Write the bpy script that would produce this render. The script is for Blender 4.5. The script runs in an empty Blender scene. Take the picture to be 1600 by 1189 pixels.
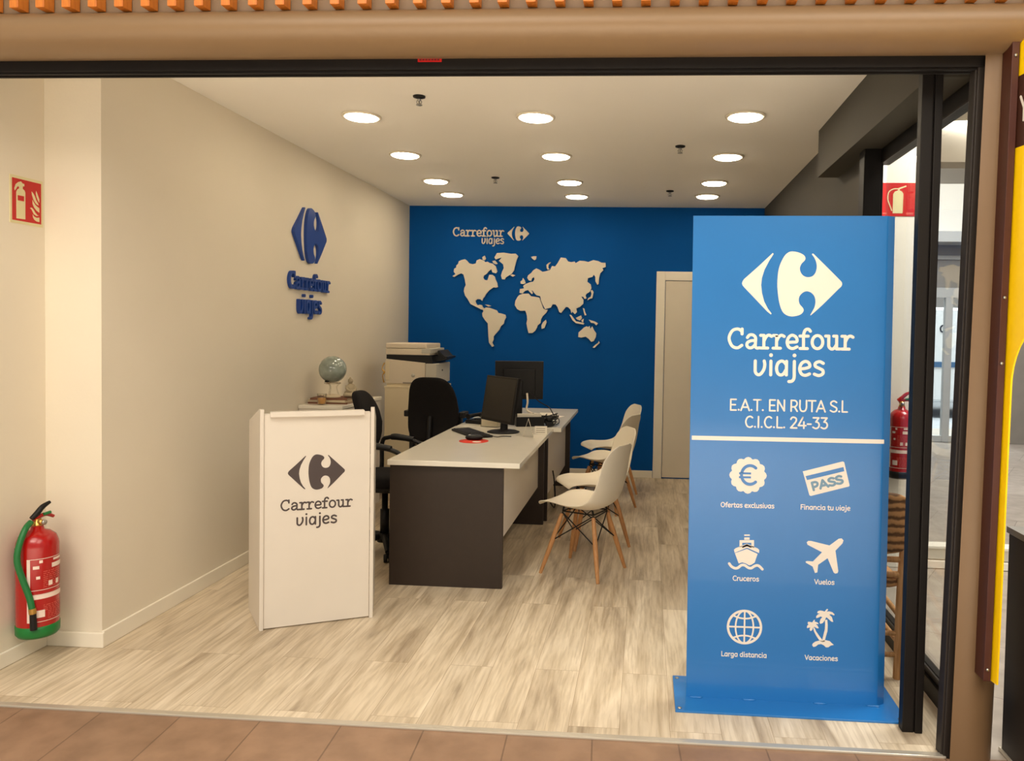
import bpy, bmesh, math, random
from mathutils import Vector, Matrix
from mathutils.geometry import tessellate_polygon
R = math.radians
random.seed(7)
SC = bpy.context.scene
COL = SC.collection

# ------------------------------------------------------------------ camera, world, lights
cam_data = bpy.data.cameras.new('camera')
cam = bpy.data.objects.new('camera', cam_data)
COL.objects.link(cam)
SC.camera = cam
def cam_axes(yaw, p, r):
    fwd = Vector((math.sin(yaw) * math.cos(p), math.cos(yaw) * math.cos(p), -math.sin(p)))
    right = Vector((math.cos(yaw), -math.sin(yaw), 0))
    down = fwd.cross(right)
    return (math.cos(r) * right + math.sin(r) * down, -math.sin(r) * right + math.cos(r) * down, fwd)
_r, _d, _f = cam_axes(-0.0688, 0.032, -0.0184)
cam.matrix_world = Matrix(((_r.x, -_d.x, -_f.x, 0), (_r.y, -_d.y, -_f.y, 0), (_r.z, -_d.z, -_f.z, 1.5), (0, 0, 0, 1)))
cam_data.sensor_width = 36.0
cam_data.lens = 36.0 * 1206 / 1600
cam_data.shift_x = (800 - 925.2) / 1600
cam_data.shift_y = (555.1 - 594.5) / 1600
cam_data.clip_start = 0.05

world = bpy.data.worlds.new('World')
SC.world = world
world.use_nodes = True
world.node_tree.nodes['Background'].inputs[0].default_value = (1.0, 0.92, 0.82, 1)
world.node_tree.nodes['Background'].inputs[1].default_value = 0.45

def area_lamp(name, loc, target, sx, sy, power, color):
    l = bpy.data.lights.new(name, 'AREA')
    l.shape = 'RECTANGLE'; l.size = sx; l.size_y = sy; l.energy = power; l.color = color
    o = bpy.data.objects.new(name, l); COL.objects.link(o)
    o.location = loc
    o.rotation_euler = (Vector(target) - Vector(loc)).to_track_quat('-Z', 'Y').to_euler()
    return o
area_lamp('mall_ceiling_lamp', (-1.6, -0.6, 4.3), (-1.3, 1.9, 0.0), 2.6, 3.2, 120, (1.0, 0.89, 0.75))
area_lamp('mall_ceiling_lamp', (1.9, -0.6, 4.3), (1.2, 1.9, 0.0), 2.6, 3.2, 120, (1.0, 0.89, 0.75))
_l = area_lamp('added_bounce_lamp', (-0.3, -3.2, 4.3), (-0.3, -3.1, 0.0), 6.0, 4.5, 900, (1.0, 0.90, 0.78))  # unseen lamp added so the floor behind bounces light up to the shop ceiling
_l.data.spread = R(110)
area_lamp('corridor_lamp', (2.6, 4.2, 3.9), (2.2, 5.6, 0), 1.2, 1.6, 170, (1.0, 0.95, 0.87))
area_lamp('corridor_lamp', (3.6, 8.6, 3.9), (3.8, 10.0, 0), 1.6, 1.6, 200, (0.95, 0.97, 1.0))
area_lamp('street_daylight', (4.5, 14.0, 7.5), (4.6, 14.5, 0), 6, 5, 2600, (0.9, 0.96, 1.0))
LAMP = 36.0
SC.view_settings.view_transform = 'Standard'
SC.view_settings.look = 'None'
SC.view_settings.exposure = 0.08
SC.view_settings.gamma = 1
SC.view_settings.use_curve_mapping = False

# ------------------------------------------------------------------ materials
def lin(c):
    return tuple(((v / 255) / 12.92 if v / 255 <= 0.04045 else ((v / 255 + 0.055) / 1.055) ** 2.4) for v in c)
def mat(name, rgb, rough=0.5, metal=0.0, var=0.04, scale=6.0, bump=0.0, bscale=200.0, coat=0.0, emit=0.0, spec=0.5):
    m = bpy.data.materials.new(name); m.use_nodes = True
    nt = m.node_tree; b = nt.nodes['Principled BSDF']
    c = lin(rgb)
    b.inputs['Roughness'].default_value = rough
    b.inputs['Metallic'].default_value = metal
    b.inputs['Specular IOR Level'].default_value = spec
    b.inputs['Coat Weight'].default_value = coat
    tc = nt.nodes.new('ShaderNodeTexCoord')
    n = nt.nodes.new('ShaderNodeTexNoise'); n.inputs['Scale'].default_value = scale; n.inputs['Detail'].default_value = 3
    nt.links.new(tc.outputs['Object'], n.inputs['Vector'])
    r = nt.nodes.new('ShaderNodeValToRGB')
    r.color_ramp.elements[0].position = 0.3; r.color_ramp.elements[1].position = 0.7
    r.color_ramp.elements[0].color = tuple(max(0, v * (1 - var)) for v in c) + (1,)
    r.color_ramp.elements[1].color = tuple(min(1, v * (1 + var)) for v in c) + (1,)
    nt.links.new(n.outputs['Fac'], r.inputs['Fac'])
    nt.links.new(r.outputs['Color'], b.inputs['Base Color'])
    if bump:
        n2 = nt.nodes.new('ShaderNodeTexNoise'); n2.inputs['Scale'].default_value = bscale
        nt.links.new(tc.outputs['Object'], n2.inputs['Vector'])
        bp = nt.nodes.new('ShaderNodeBump'); bp.inputs['Strength'].default_value = bump; bp.inputs['Distance'].default_value = 0.002
        nt.links.new(n2.outputs['Fac'], bp.inputs['Height'])
        nt.links.new(bp.outputs['Normal'], b.inputs['Normal'])
    if emit:
        b.inputs['Emission Color'].default_value = (1.0, 0.84, 0.62, 1)
        b.inputs['Emission Strength'].default_value = emit
    return m
def glass_mat(name, tint=(1, 1, 1), f0=0.04):
    m = bpy.data.materials.new(name); m.use_nodes = True
    nt = m.node_tree; nt.nodes.clear(); N = nt.nodes.new; L = nt.links.new
    o = N('ShaderNodeOutputMaterial'); mx = N('ShaderNodeMixShader')
    t = N('ShaderNodeBsdfTransparent'); t.inputs[0].default_value = tuple(tint) + (1,)
    g = N('ShaderNodeBsdfGlossy'); g.inputs['Roughness'].default_value = 0.01
    lw = N('ShaderNodeLayerWeight'); lw.inputs['Blend'].default_value = 0.5
    p = N('ShaderNodeMath'); p.operation = 'POWER'; p.inputs[1].default_value = 5.0
    k = N('ShaderNodeMath'); k.operation = 'MULTIPLY_ADD'; k.inputs[1].default_value = 1 - f0; k.inputs[2].default_value = f0
    L(lw.outputs['Facing'], p.inputs[0]); L(p.outputs[0], k.inputs[0]); L(k.outputs[0], mx.inputs[0])
    L(t.outputs[0], mx.inputs[1]); L(g.outputs[0], mx.inputs[2]); L(mx.outputs[0], o.inputs[0])
    return m
def wood_floor_mat():
    m = bpy.data.materials.new('oak_laminate'); m.use_nodes = True
    nt = m.node_tree; N = nt.nodes.new; L = nt.links.new
    b = nt.nodes['Principled BSDF']; b.inputs['Roughness'].default_value = 0.42
    tc = N('ShaderNodeTexCoord')
    mp = N('ShaderNodeMapping'); mp.inputs['Rotation'].default_value = (0, 0, R(90)); mp.inputs['Location'].default_value = (0.31, 0.07, 0)
    L(tc.outputs['Object'], mp.inputs['Vector'])
    br = N('ShaderNodeTexBrick'); br.offset = 0.37; br.inputs['Scale'].default_value = 1.0
    br.inputs['Brick Width'].default_value = 1.28; br.inputs['Row Height'].default_value = 0.192
    br.inputs['Mortar Size'].default_value = 0.0008; br.inputs['Mortar Smooth'].default_value = 0.1; br.inputs['Bias'].default_value = 0.0
    br.inputs['Color1'].default_value = (0, 0, 0, 1); br.inputs['Color2'].default_value = (1, 1, 1, 1); br.inputs['Mortar'].default_value = (0.5, 0.5, 0.5, 1)
    L(mp.outputs[0], br.inputs['Vector'])
    # grain: broad figure, cathedral arcs and fine pores, all stretched along the plank and shifted per plank
    add = N('ShaderNodeVectorMath'); add.operation = 'MULTIPLY_ADD'
    L(br.outputs['Color'], add.inputs[0]); add.inputs[1].default_value = (7.3, 13.1, 5.0); L(tc.outputs['Object'], add.inputs[2])
    def stretched(x, y):
        m_ = N('ShaderNodeMapping'); m_.inputs['Scale'].default_value = (x, y, 1); L(add.outputs[0], m_.inputs['Vector']); return m_.outputs[0]
    n = N('ShaderNodeTexNoise'); n.inputs['Scale'].default_value = 1.0; n.inputs['Detail'].default_value = 5; n.inputs['Roughness'].default_value = 0.55; n.inputs['Distortion'].default_value = 0.8
    L(stretched(9, 1.3), n.inputs['Vector'])
    r = N('ShaderNodeValToRGB'); e = r.color_ramp.elements
    e[0].position = 0.26; e[0].color = lin((158, 141, 118)) + (1,)
    e[1].position = 0.68; e[1].color = lin((222, 208, 184)) + (1,)
    k = r.color_ramp.elements.new(0.46); k.color = lin((202, 186, 160)) + (1,)
    L(n.outputs['Fac'], r.inputs['Fac'])
    wv = N('ShaderNodeTexWave'); wv.bands_direction = 'X'; wv.inputs['Scale'].default_value = 1.1; wv.inputs['Distortion'].default_value = 11.0; wv.inputs['Detail'].default_value = 2.5; wv.inputs['Detail Scale'].default_value = 0.8; wv.inputs['Detail Roughness'].default_value = 0.6
    L(stretched(4.0, 0.6), wv.inputs['Vector'])
    r2 = N('ShaderNodeValToRGB'); r2.color_ramp.elements[0].position = 0.0; r2.color_ramp.elements[0].color = (0.80, 0.77, 0.73, 1); r2.color_ramp.elements[1].position = 0.45; r2.color_ramp.elements[1].color = (1.02, 1.02, 1.02, 1)
    L(wv.outputs['Fac'], r2.inputs['Fac'])
    mx0 = N('ShaderNodeMix'); mx0.data_type = 'RGBA'; mx0.blend_type = 'MULTIPLY'; 
    nm = N('ShaderNodeTexNoise'); nm.inputs['Scale'].default_value = 1; L(stretched(5, 1.4), nm.inputs['Vector'])
    rm = N('ShaderNodeMapRange'); rm.inputs['From Min'].default_value = 0.42; rm.inputs['From Max'].default_value = 0.64; rm.inputs['To Max'].default_value = 0.8; L(nm.outputs['Fac'], rm.inputs['Value']); L(rm.outputs['Result'], mx0.inputs['Factor'])
    L(r.outputs['Color'], mx0.inputs['A']); L(r2.outputs['Color'], mx0.inputs['B'])
    n2 = N('ShaderNodeTexNoise'); n2.inputs['Scale'].default_value = 1; n2.inputs['Detail'].default_value = 3
    L(stretched(85, 5.0), n2.inputs['Vector'])
    r4 = N('ShaderNodeValToRGB'); r4.color_ramp.elements[0].position = 0.36; r4.color_ramp.elements[0].color = (0.80, 0.77, 0.73, 1); r4.color_ramp.elements[1].position = 0.56; r4.color_ramp.elements[1].color = (1.02, 1.02, 1.02, 1)
    L(n2.outputs['Fac'], r4.inputs['Fac'])
    mx = N('ShaderNodeMix'); mx.data_type = 'RGBA'; mx.blend_type = 'MULTIPLY'; mx.inputs['Factor'].default_value = 0.8
    L(mx0.outputs['Result'], mx.inputs['A']); L(r4.outputs['Color'], mx.inputs['B'])
    # per plank tone
    mx2 = N('ShaderNodeMix'); mx2.data_type = 'RGBA'; mx2.blend_type = 'MULTIPLY'; mx2.inputs['Factor'].default_value = 1
    r3 = N('ShaderNodeValToRGB'); r3.color_ramp.elements[0].color = (0.93, 0.92, 0.91, 1); r3.color_ramp.elements[1].color = (1.06, 1.06, 1.06, 1)
    L(br.outputs['Color'], r3.inputs['Fac']); L(mx.outputs['Result'], mx2.inputs['A']); L(r3.outputs['Color'], mx2.inputs['B'])
    mx3 = N('ShaderNodeMix'); mx3.data_type = 'RGBA'; mx3.inputs['B'].default_value = lin((150, 128, 100)) + (1,)
    L(br.outputs['Fac'], mx3.inputs['Factor']); L(mx2.outputs['Result'], mx3.inputs['A'])
    L(mx3.outputs['Result'], b.inputs['Base Color'])
    return m
def tile_mat(name, c1, c2, grout, w, h, rot=0.0, loc=(0, 0, 0), rough=0.45):
    m = bpy.data.materials.new(name); m.use_nodes = True
    nt = m.node_tree; N = nt.nodes.new; L = nt.links.new
    b = nt.nodes['Principled BSDF']; b.inputs['Roughness'].default_value = rough
    tc = N('ShaderNodeTexCoord'); mp = N('ShaderNodeMapping'); mp.inputs['Rotation'].default_value = (0, 0, rot); mp.inputs['Location'].default_value = loc
    L(tc.outputs['Object'], mp.inputs['Vector'])
    br = N('ShaderNodeTexBrick'); br.offset = 0.5; br.inputs['Scale'].default_value = 1
    br.inputs['Brick Width'].default_value = w; br.inputs['Row Height'].default_value = h; br.inputs['Mortar Size'].default_value = 0.003
    br.inputs['Color1'].default_value = lin(c1) + (1,); br.inputs['Color2'].default_value = lin(c2) + (1,); br.inputs['Mortar'].default_value = lin(grout) + (1,)
    L(mp.outputs[0], br.inputs['Vector'])
    n = N('ShaderNodeTexNoise'); n.inputs['Scale'].default_value = 9; n.inputs['Detail'].default_value = 6
    L(tc.outputs['Object'], n.inputs['Vector'])
    r = N('ShaderNodeValToRGB'); r.color_ramp.elements[0].position = 0.3; r.color_ramp.elements[0].color = (0.8, 0.78, 0.76, 1); r.color_ramp.elements[1].position = 0.65; r.color_ramp.elements[1].color = (1.08, 1.08, 1.08, 1)
    L(n.outputs['Fac'], r.inputs['Fac'])
    mx = N('ShaderNodeMix'); mx.data_type = 'RGBA'; mx.blend_type = 'MULTIPLY'; mx.inputs['Factor'].default_value = 1
    L(br.outputs['Color'], mx.inputs['A']); L(r.outputs['Color'], mx.inputs['B']); L(mx.outputs['Result'], b.inputs['Base Color'])
    return m
def grain_mat(name, c1, c2, scale=(30, 30, 2), rough=0.45):
    m = bpy.data.materials.new(name); m.use_nodes = True
    nt = m.node_tree; N = nt.nodes.new; L = nt.links.new
    b = nt.nodes['Principled BSDF']; b.inputs['Roughness'].default_value = rough
    tc = N('ShaderNodeTexCoord'); mp = N('ShaderNodeMapping'); mp.inputs['Scale'].default_value = scale
    L(tc.outputs['Object'], mp.inputs['Vector'])
    n = N('ShaderNodeTexNoise'); n.inputs['Scale'].default_value = 2; n.inputs['Detail'].default_value = 5
    L(mp.outputs[0], n.inputs['Vector'])
    r = N('ShaderNodeValToRGB'); r.color_ramp.elements[0].position = 0.3; r.color_ramp.elements[0].color = lin(c1) + (1,); r.color_ramp.elements[1].position = 0.7; r.color_ramp.elements[1].color = lin(c2) + (1,)
    L(n.outputs['Fac'], r.inputs['Fac']); L(r.outputs['Color'], b.inputs['Base Color'])
    return m
def rush_mat(name, c1, c2, freq=55):
    m = bpy.data.materials.new(name); m.use_nodes = True
    nt = m.node_tree; N = nt.nodes.new; L = nt.links.new
    b = nt.nodes['Principled BSDF']; b.inputs['Roughness'].default_value = 0.8
    tc = N('ShaderNodeTexCoord')
    w = N('ShaderNodeTexWave'); w.bands_direction = 'Z'; w.inputs['Scale'].default_value = freq / 6.28; w.inputs['Distortion'].default_value = 2.5; w.inputs['Detail'].default_value = 3; w.inputs['Detail Scale'].default_value = 3
    L(tc.outputs['Object'], w.inputs['Vector'])
    r = N('ShaderNodeValToRGB'); r.color_ramp.elements[0].position = 0.1; r.color_ramp.elements[0].color = lin(c1) + (1,); r.color_ramp.elements[1].position = 0.7; r.color_ramp.elements[1].color = lin(c2) + (1,)
    L(w.outputs['Fac'], r.inputs['Fac']); L(r.outputs['Color'], b.inputs['Base Color'])
    bp = N('ShaderNodeBump'); bp.inputs['Strength'].default_value = 0.8; bp.inputs['Distance'].default_value = 0.004
    L(w.outputs['Fac'], bp.inputs['Height']); L(bp.outputs['Normal'], b.inputs['Normal'])
    return m

WHITE_WALL = mat('white_wall_paint', (226, 216, 196), 0.75, var=0.012, scale=2.5, bump=0.15, bscale=90)
CEIL = mat('ceiling_paint', (246, 241, 230), 0.8, var=0.01, scale=2)
BLUE_WALL = mat('blue_wall_paint', (0, 80, 154), 0.8, var=0.03, scale=3, spec=0.15)
GREY_WALL = mat('grey_wall_paint', (62, 58, 48), 0.7, var=0.03, scale=3)
BASE = mat('skirting_white', (236, 228, 210), 0.45, var=0.015)
DOOR_W = mat('door_white', (222, 212, 192), 0.45, var=0.015)
BLACK = mat('black_powder_coat', (20, 16, 14), 0.5, var=0.1, spec=0.25)
DARKFR = mat('dark_bronze_frame', (44, 38, 34), 0.5, var=0.08, spec=0.3)
TAN = mat('tan_fascia_paint', (124, 98, 68), 0.42, var=0.02, scale=2)
COLUMN = mat('tan_column_paint', (118, 92, 64), 0.42, var=0.04, scale=4)
BACKPANEL = mat('taupe_panel', (120, 98, 74), 0.6)
BATTEN = grain_mat('orange_timber', (172, 92, 26), (198, 118, 42), (40, 40, 4))
RAILBR = mat('brown_rail_lacquer', (66, 24, 8), 0.5, var=0.06)
YELLOW = mat('yellow_panel', (252, 206, 0), 0.4, var=0.015)
BANDBR = mat('brown_band', (64, 34, 22), 0.45, var=0.03)
WHITE_L = mat('white_laminate', (222, 213, 199), 0.38, var=0.012)
TABLE_W = mat('white_tabletop', (230, 224, 208), 0.2, var=0.012)
DESK_BR = mat('dark_brown_laminate', (48, 36, 27), 0.5, var=0.06, scale=20)
PRINT_W = mat('white_print', (228, 220, 208), 0.5, var=0.008)
PRINT_D = mat('dark_brown_print', (72, 60, 58), 0.55, var=0.03)
BOARD = mat('blue_lacquered_sheet', (30, 112, 182), 0.3, var=0.015, coat=0.3)
LET_BLUE = mat('blue_acrylic_letter', (22, 62, 140), 0.35, var=0.02)
MAP_W = mat('white_cutout', (226, 216, 196), 0.6, var=0.012)
EMIT = mat('lit_diffuser', (255, 250, 240), 0.5, var=0.0, emit=LAMP)
LRIM = mat('white_lamp_rim', (225, 215, 195), 0.4, var=0.01)
STEEL = mat('brushed_steel', (170, 168, 162), 0.32, metal=0.9, var=0.05)
CHROME = mat('chrome', (200, 200, 200), 0.15, metal=1.0, var=0.02)
FABRIC = mat('black_fabric', (26, 23, 22), 0.95, var=0.12, scale=90, bump=0.4, bscale=500, spec=0.2)
PLASTIC = mat('black_plastic', (17, 15, 14), 0.45, var=0.06, spec=0.35)
SCREEN = mat('dark_screen', (22, 18, 17), 0.35, var=0.02)
SHELL = mat('white_polypropylene', (240, 230, 208), 0.42, var=0.01)
BEECH = grain_mat('beech_legs', (186, 130, 78), (206, 152, 98), (60, 60, 6), 0.4)
RED = mat('red_lacquer', (170, 14, 12), 0.25, var=0.03, coat=0.3)
GREEN = mat('green_rubber', (20, 110, 52), 0.45, var=0.05)
GREENP = mat('green_skirt', (8, 112, 44), 0.4, var=0.05)
BRASS = mat('brass', (204, 160, 84), 0.3, metal=0.85, var=0.06)
LABELW = mat('label_white', (236, 214, 200), 0.5, var=0.02)
LABELR = mat('label_pale_red', (208, 84, 70), 0.5, var=0.05)
SIGN_R = mat('sign_red', (188, 14, 14), 0.4, var=0.02)
SIGN_C = mat('sign_photoluminescent', (218, 208, 160), 0.45, var=0.015)
PADRED = mat('red_mouse_mat', (222, 56, 34), 0.7, var=0.04)
PRN_W = mat('printer_off_white', (216, 202, 178), 0.5, var=0.012)
PRN_G = mat('printer_grey', (190, 184, 168), 0.5, var=0.015)
CAB = mat('cabinet_cream', (222, 206, 172), 0.5, var=0.012)
GLOBE_M = mat('globe_blue_grey', (138, 148, 138), 0.08, var=0.34, scale=11, coat=0.8)
STONE = mat('pale_stone', (172, 158, 130), 0.8, var=0.08, scale=40, bump=0.3)
AMBER = mat('amber_glass', (214, 160, 88), 0.15, var=0.1, scale=30)
PAPER = mat('paper', (238, 230, 212), 0.7, var=0.02)
PAPER_T = mat('paper_print', (150, 140, 126), 0.7, var=0.03)
BOOK_R = mat('book_red', (124, 78, 54), 0.6, var=0.06)
BOOK_C = mat('book_cream', (206, 190, 158), 0.7, var=0.04)
BOOK_D = mat('book_dark', (52, 44, 42), 0.6, var=0.06)
RUSH = rush_mat('woven_rush', (92, 60, 30), (182, 134, 84))
RUSTIC = grain_mat('rustic_wood', (168, 118, 66), (206, 158, 104), (50, 50, 5), 0.55)
CLEARP = glass_mat('clear_plastic', (0.94, 0.93, 0.9))
GLASS = glass_mat('window_glass', (0.97, 0.98, 0.97))
GLASSD = glass_mat('door_glass', (0.95, 0.97, 0.97))
ALU = mat('aluminium_strip', (206, 198, 182), 0.35, metal=0.6, var=0.03)
FLOOR_M = wood_floor_mat()
TILE_M = tile_mat('terracotta_tile', (136, 106, 82), (146, 115, 90), (112, 86, 66), 2.6, 0.315, R(90 - 3), (0.75, 0.02, 0))
TILE_G = tile_mat('grey_mall_tile', (160, 150, 138), (172, 162, 150), (128, 118, 108), 0.6, 0.6, R(30))
PALE_T = tile_mat('pale_bounce_tile', (226, 220, 208), (232, 226, 214), (196, 190, 178), 0.6, 0.6)  # invented pale tile that reflects lamp light towards the ceiling
CORR_W = mat('corridor_white', (232, 228, 216), 0.7, var=0.015)
CORR_G = mat('corridor_grey', (128, 122, 112), 0.6, var=0.05)
CORR_B = mat('corridor_bulkhead', (168, 156, 136), 0.7, var=0.04)
DOORFR = mat('grey_door_frame', (176, 176, 172), 0.4, var=0.03)
VANW = mat('van_white', (238, 240, 242), 0.3, var=0.01)
VANB = mat('van_blue_stripe', (60, 100, 140), 0.4, var=0.02)
ASPH = mat('street_grey', (150, 152, 154), 0.8, var=0.06)
LEAF = mat('tree_green', (64, 92, 42), 0.8, var=0.3, scale=12)
BARK = mat('tree_bark', (90, 70, 52), 0.9, var=0.2)
BIN_B = mat('bin_black', (38, 32, 28), 0.45, var=0.05)

# ------------------------------------------------------------------ mesh building
def frame(o, u, v, n=None):
    u = Vector(u).normalized(); v = Vector(v).normalized()
    n = Vector(n) if n else u.cross(v)
    m = Matrix.Identity(4)
    for i in range(3):
        m[i][0] = u[i]; m[i][1] = v[i]; m[i][2] = n[i]; m[i][3] = Vector(o)[i]
    return m
class MB:
    def __init__(self): self.v = []; self.f = []; self.s = []; self.T = Matrix.Identity(4); self.q = 0
    def up(self, h):      # successive strokes sit a hair above one another, like overlapping vinyl
        self.q += 1; return h + 0.00002 * (self.q % 31)
    def add(self, vs, fs, smooth=False):
        k = len(self.v)
        self.v += [tuple(self.T @ Vector(p)) for p in vs]
        self.f += [tuple(i + k for i in f) for f in fs]; self.s += [smooth] * len(fs)
        return self
    def box(self, a, b):
        x0, x1 = sorted((a[0], b[0])); y0, y1 = sorted((a[1], b[1])); z0, z1 = sorted((a[2], b[2]))
        return self.add([(x0, y0, z0), (x1, y0, z0), (x1, y1, z0), (x0, y1, z0), (x0, y0, z1), (x1, y0, z1), (x1, y1, z1), (x0, y1, z1)],
                        [(0, 3, 2, 1), (4, 5, 6, 7), (0, 1, 5, 4), (1, 2, 6, 5), (2, 3, 7, 6), (3, 0, 4, 7)])
    def prism(self, loops, h0, h1):
        """loops in local xy, extruded from z=h0 to h1; the first loop is the outline, the others holes"""
        if not isinstance(loops[0][0], (tuple, list, Vector)): loops = [loops]
        L = [[Vector((p[0], p[1], 0)) for p in l] for l in loops]
        flat = [p for l in L for p in l]; n = len(flat)
        tris = tessellate_polygon(L)
        vs = [(p.x, p.y, h0) for p in flat] + [(p.x, p.y, h1) for p in flat]
        fs = []
        for t in tris:
            a, b, c = [flat[i] for i in t]
            s = (b - a).cross(c - a).z
            t = tuple(t) if s > 0 else tuple(reversed(t))
            fs.append(tuple(i + n for i in t)); fs.append(tuple(reversed(t)))
        k = 0
        for li, l in enumerate(L):
            ar = sum(l[i].x * l[(i + 1) % len(l)].y - l[(i + 1) % len(l)].x * l[i].y for i in range(len(l)))
            for i in range(len(l)):
                a, b = k + i, k + (i + 1) % len(l)
                q = (a, b, b + n, a + n)
                fs.append(q if (ar > 0) == (li == 0) else tuple(reversed(q)))
            k += len(l)
        return self.add(vs, fs)
    def stroke(self, pts, w, h0, h1, closed=False, smooth=True, k=6):
        """ribbon along a 2D polyline"""
        h1 = self.up(h1)
        P = [Vector(p[:2]) for p in pts]
        if smooth and len(P) > 2: P = [Vector(p[:2]) for p in spline([(*p, 0) for p in P], k, closed)]
        n = len(P)
        def nrm(i):
            a = P[(i - 1) % n] if (closed or i > 0) else P[i]; b = P[(i + 1) % n] if (closed or i < n - 1) else P[i]
            d = b - a
            if d.length < 1e-9: d = Vector((1, 0))
            d.normalize(); return Vector((-d.y, d.x))
        if not smooth and not closed:
            for i in range(n - 1): self._seg(P[i], P[i + 1], w, h0, h1)
            return self
        l = [P[i] + nrm(i) * w / 2 for i in range(n)]; r = [P[i] - nrm(i) * w / 2 for i in range(n)]
        m = n if closed else n - 1
        vs = []; fs = []
        for i in range(n):
            vs += [(l[i].x, l[i].y, h0), (r[i].x, r[i].y, h0), (l[i].x, l[i].y, h1), (r[i].x, r[i].y, h1)]
        for i in range(m):
            a = 4 * i; b = 4 * ((i + 1) % n)
            fs += [(a + 3, b + 3, b + 2, a + 2), (a, b, b + 1, a + 1), (a + 2, b + 2, b, a), (a + 1, b + 1, b + 3, a + 3)]
        self.add(vs, fs)
        if not closed:
            for p in (P[0], P[-1]): self.disc2(p, w / 2, h0, h1)
        return self
    def _seg(self, a, b, w, h0, h1):
        h1 = self.up(h1)
        d = (b - a).normalized(); q = Vector((-d.y, d.x)) * w / 2
        e = d * w * 0.0
        self.prism([tuple(a - q - e), tuple(b - q + e), tuple(b + q + e), tuple(a + q - e)], h0, h1)
        self.disc2(a, w / 2, h0, h1); self.disc2(b, w / 2, h0, h1)
    def disc2(self, c, r, h0, h1, n=14):
        h1 = self.up(h1)
        return self.prism([(c[0] + r * math.cos(2 * math.pi * i / n), c[1] + r * math.sin(2 * math.pi * i / n)) for i in range(n)], h0, h1)
    def tube(self, pts, r, n=10, k=6, smooth=True, caps=True):
        P = [Vector(p) for p in pts]
        rr = r if isinstance(r, (list, tuple)) else [r] * len(P)
        if smooth and len(P) > 2:
            Q = spline([(*p, rr[i]) for i, p in enumerate(P)], k)
            P = [Vector(q[:3]) for q in Q]; rr = [q[3] for q in Q]
        vs = []; fs = []; up = None
        for i, p in enumerate(P):
            d = (P[min(i + 1, len(P) - 1)] - P[max(i - 1, 0)]).normalized()
            if up is None:
                up = d.orthogonal().normalized()
            else:
                up = (up - d * up.dot(d)).normalized()
            s = d.cross(up)
            vs += [tuple(p + (up * math.cos(2 * math.pi * j / n) + s * math.sin(2 * math.pi * j / n)) * rr[i]) for j in range(n)]
        for i in range(len(P) - 1):
            for j in range(n):
                fs.append((i * n + j, i * n + (j + 1) % n, (i + 1) * n + (j + 1) % n, (i + 1) * n + j))
        self.add(vs, fs, True)
        if caps:
            self.add(vs[:n], [tuple(reversed(range(n)))]); self.add(vs[-n:], [tuple(range(n))])
        return self
    def lathe(self, prof, n=32, c=(0, 0, 0), smooth=True):
        vs = []; fs = []
        for r, z in prof:
            vs += [(c[0] + r * math.cos(2 * math.pi * j / n), c[1] + r * math.sin(2 * math.pi * j / n), c[2] + z) for j in range(n)]
        for i in range(len(prof) - 1):
            for j in range(n):
                fs.append((i * n + j, i * n + (j + 1) % n, (i + 1) * n + (j + 1) % n, (i + 1) * n + j))
        if prof[0][0] > 1e-6: fs.append(tuple(reversed(range(n))))
        if prof[-1][0] > 1e-6: fs.append(tuple(range((len(prof) - 1) * n, len(prof) * n)))
        return self.add(vs, fs, smooth)
    def grid(self, G, smooth=True, closed_u=False):
        h = len(G); w = len(G[0]); fs = []
        for i in range(h - 1):
            for j in range(w if closed_u else w - 1):
                fs.append((i * w + j, i * w + (j + 1) % w, (i + 1) * w + (j + 1) % w, (i + 1) * w + j))
        return self.add([p for row in G for p in row], fs, smooth)
    def superell(self, c, s, e1, e2, nu=32, nv=18, bend=None):
        def sp(x, e): return math.copysign(abs(x) ** e, x)
        G = []
        for i in range(nv + 1):
            a = -math.pi / 2 + math.pi * i / nv
            row = []
            for j in range(nu):
                b = 2 * math.pi * j / nu
                p = [s[0] * sp(math.cos(a), e1) * sp(math.cos(b), e2), s[1] * sp(math.cos(a), e1) * sp(math.sin(b), e2), s[2] * sp(math.sin(a), e1)]
                if bend: p = bend(p)
                row.append((c[0] + p[0], c[1] + p[1], c[2] + p[2]))
            G.append(row)
        return self.grid(G, True, True)
    def build(self, name, m, parent=None, bevel=0.0, sub=0, solid=0.0, kind=None, label=None, remesh=0.0):
        me = bpy.data.meshes.new(name)
        me.from_pydata(self.v, [], self.f)
        me.polygons.foreach_set('use_smooth', self.s)
        me.materials.append(m); me.update()
        o = bpy.data.objects.new(name, me); COL.objects.link(o)
        if parent: o.parent = parent
        if kind: o['kind'] = kind
        if label: o['label'] = label
        if remesh:
            md = o.modifiers.new('r', 'REMESH'); md.mode = 'VOXEL'; md.voxel_size = remesh; md.use_smooth_shade = True
        if solid:
            md = o.modifiers.new('s', 'SOLIDIFY'); md.thickness = solid; md.offset = 0
        if bevel:
            md = o.modifiers.new('b', 'BEVEL'); md.width = bevel; md.segments = 2; md.limit_method = 'ANGLE'; md.angle_limit = R(40)
        if sub:
            md = o.modifiers.new('u', 'SUBSURF'); md.levels = sub; md.render_levels = sub
        return o
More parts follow.
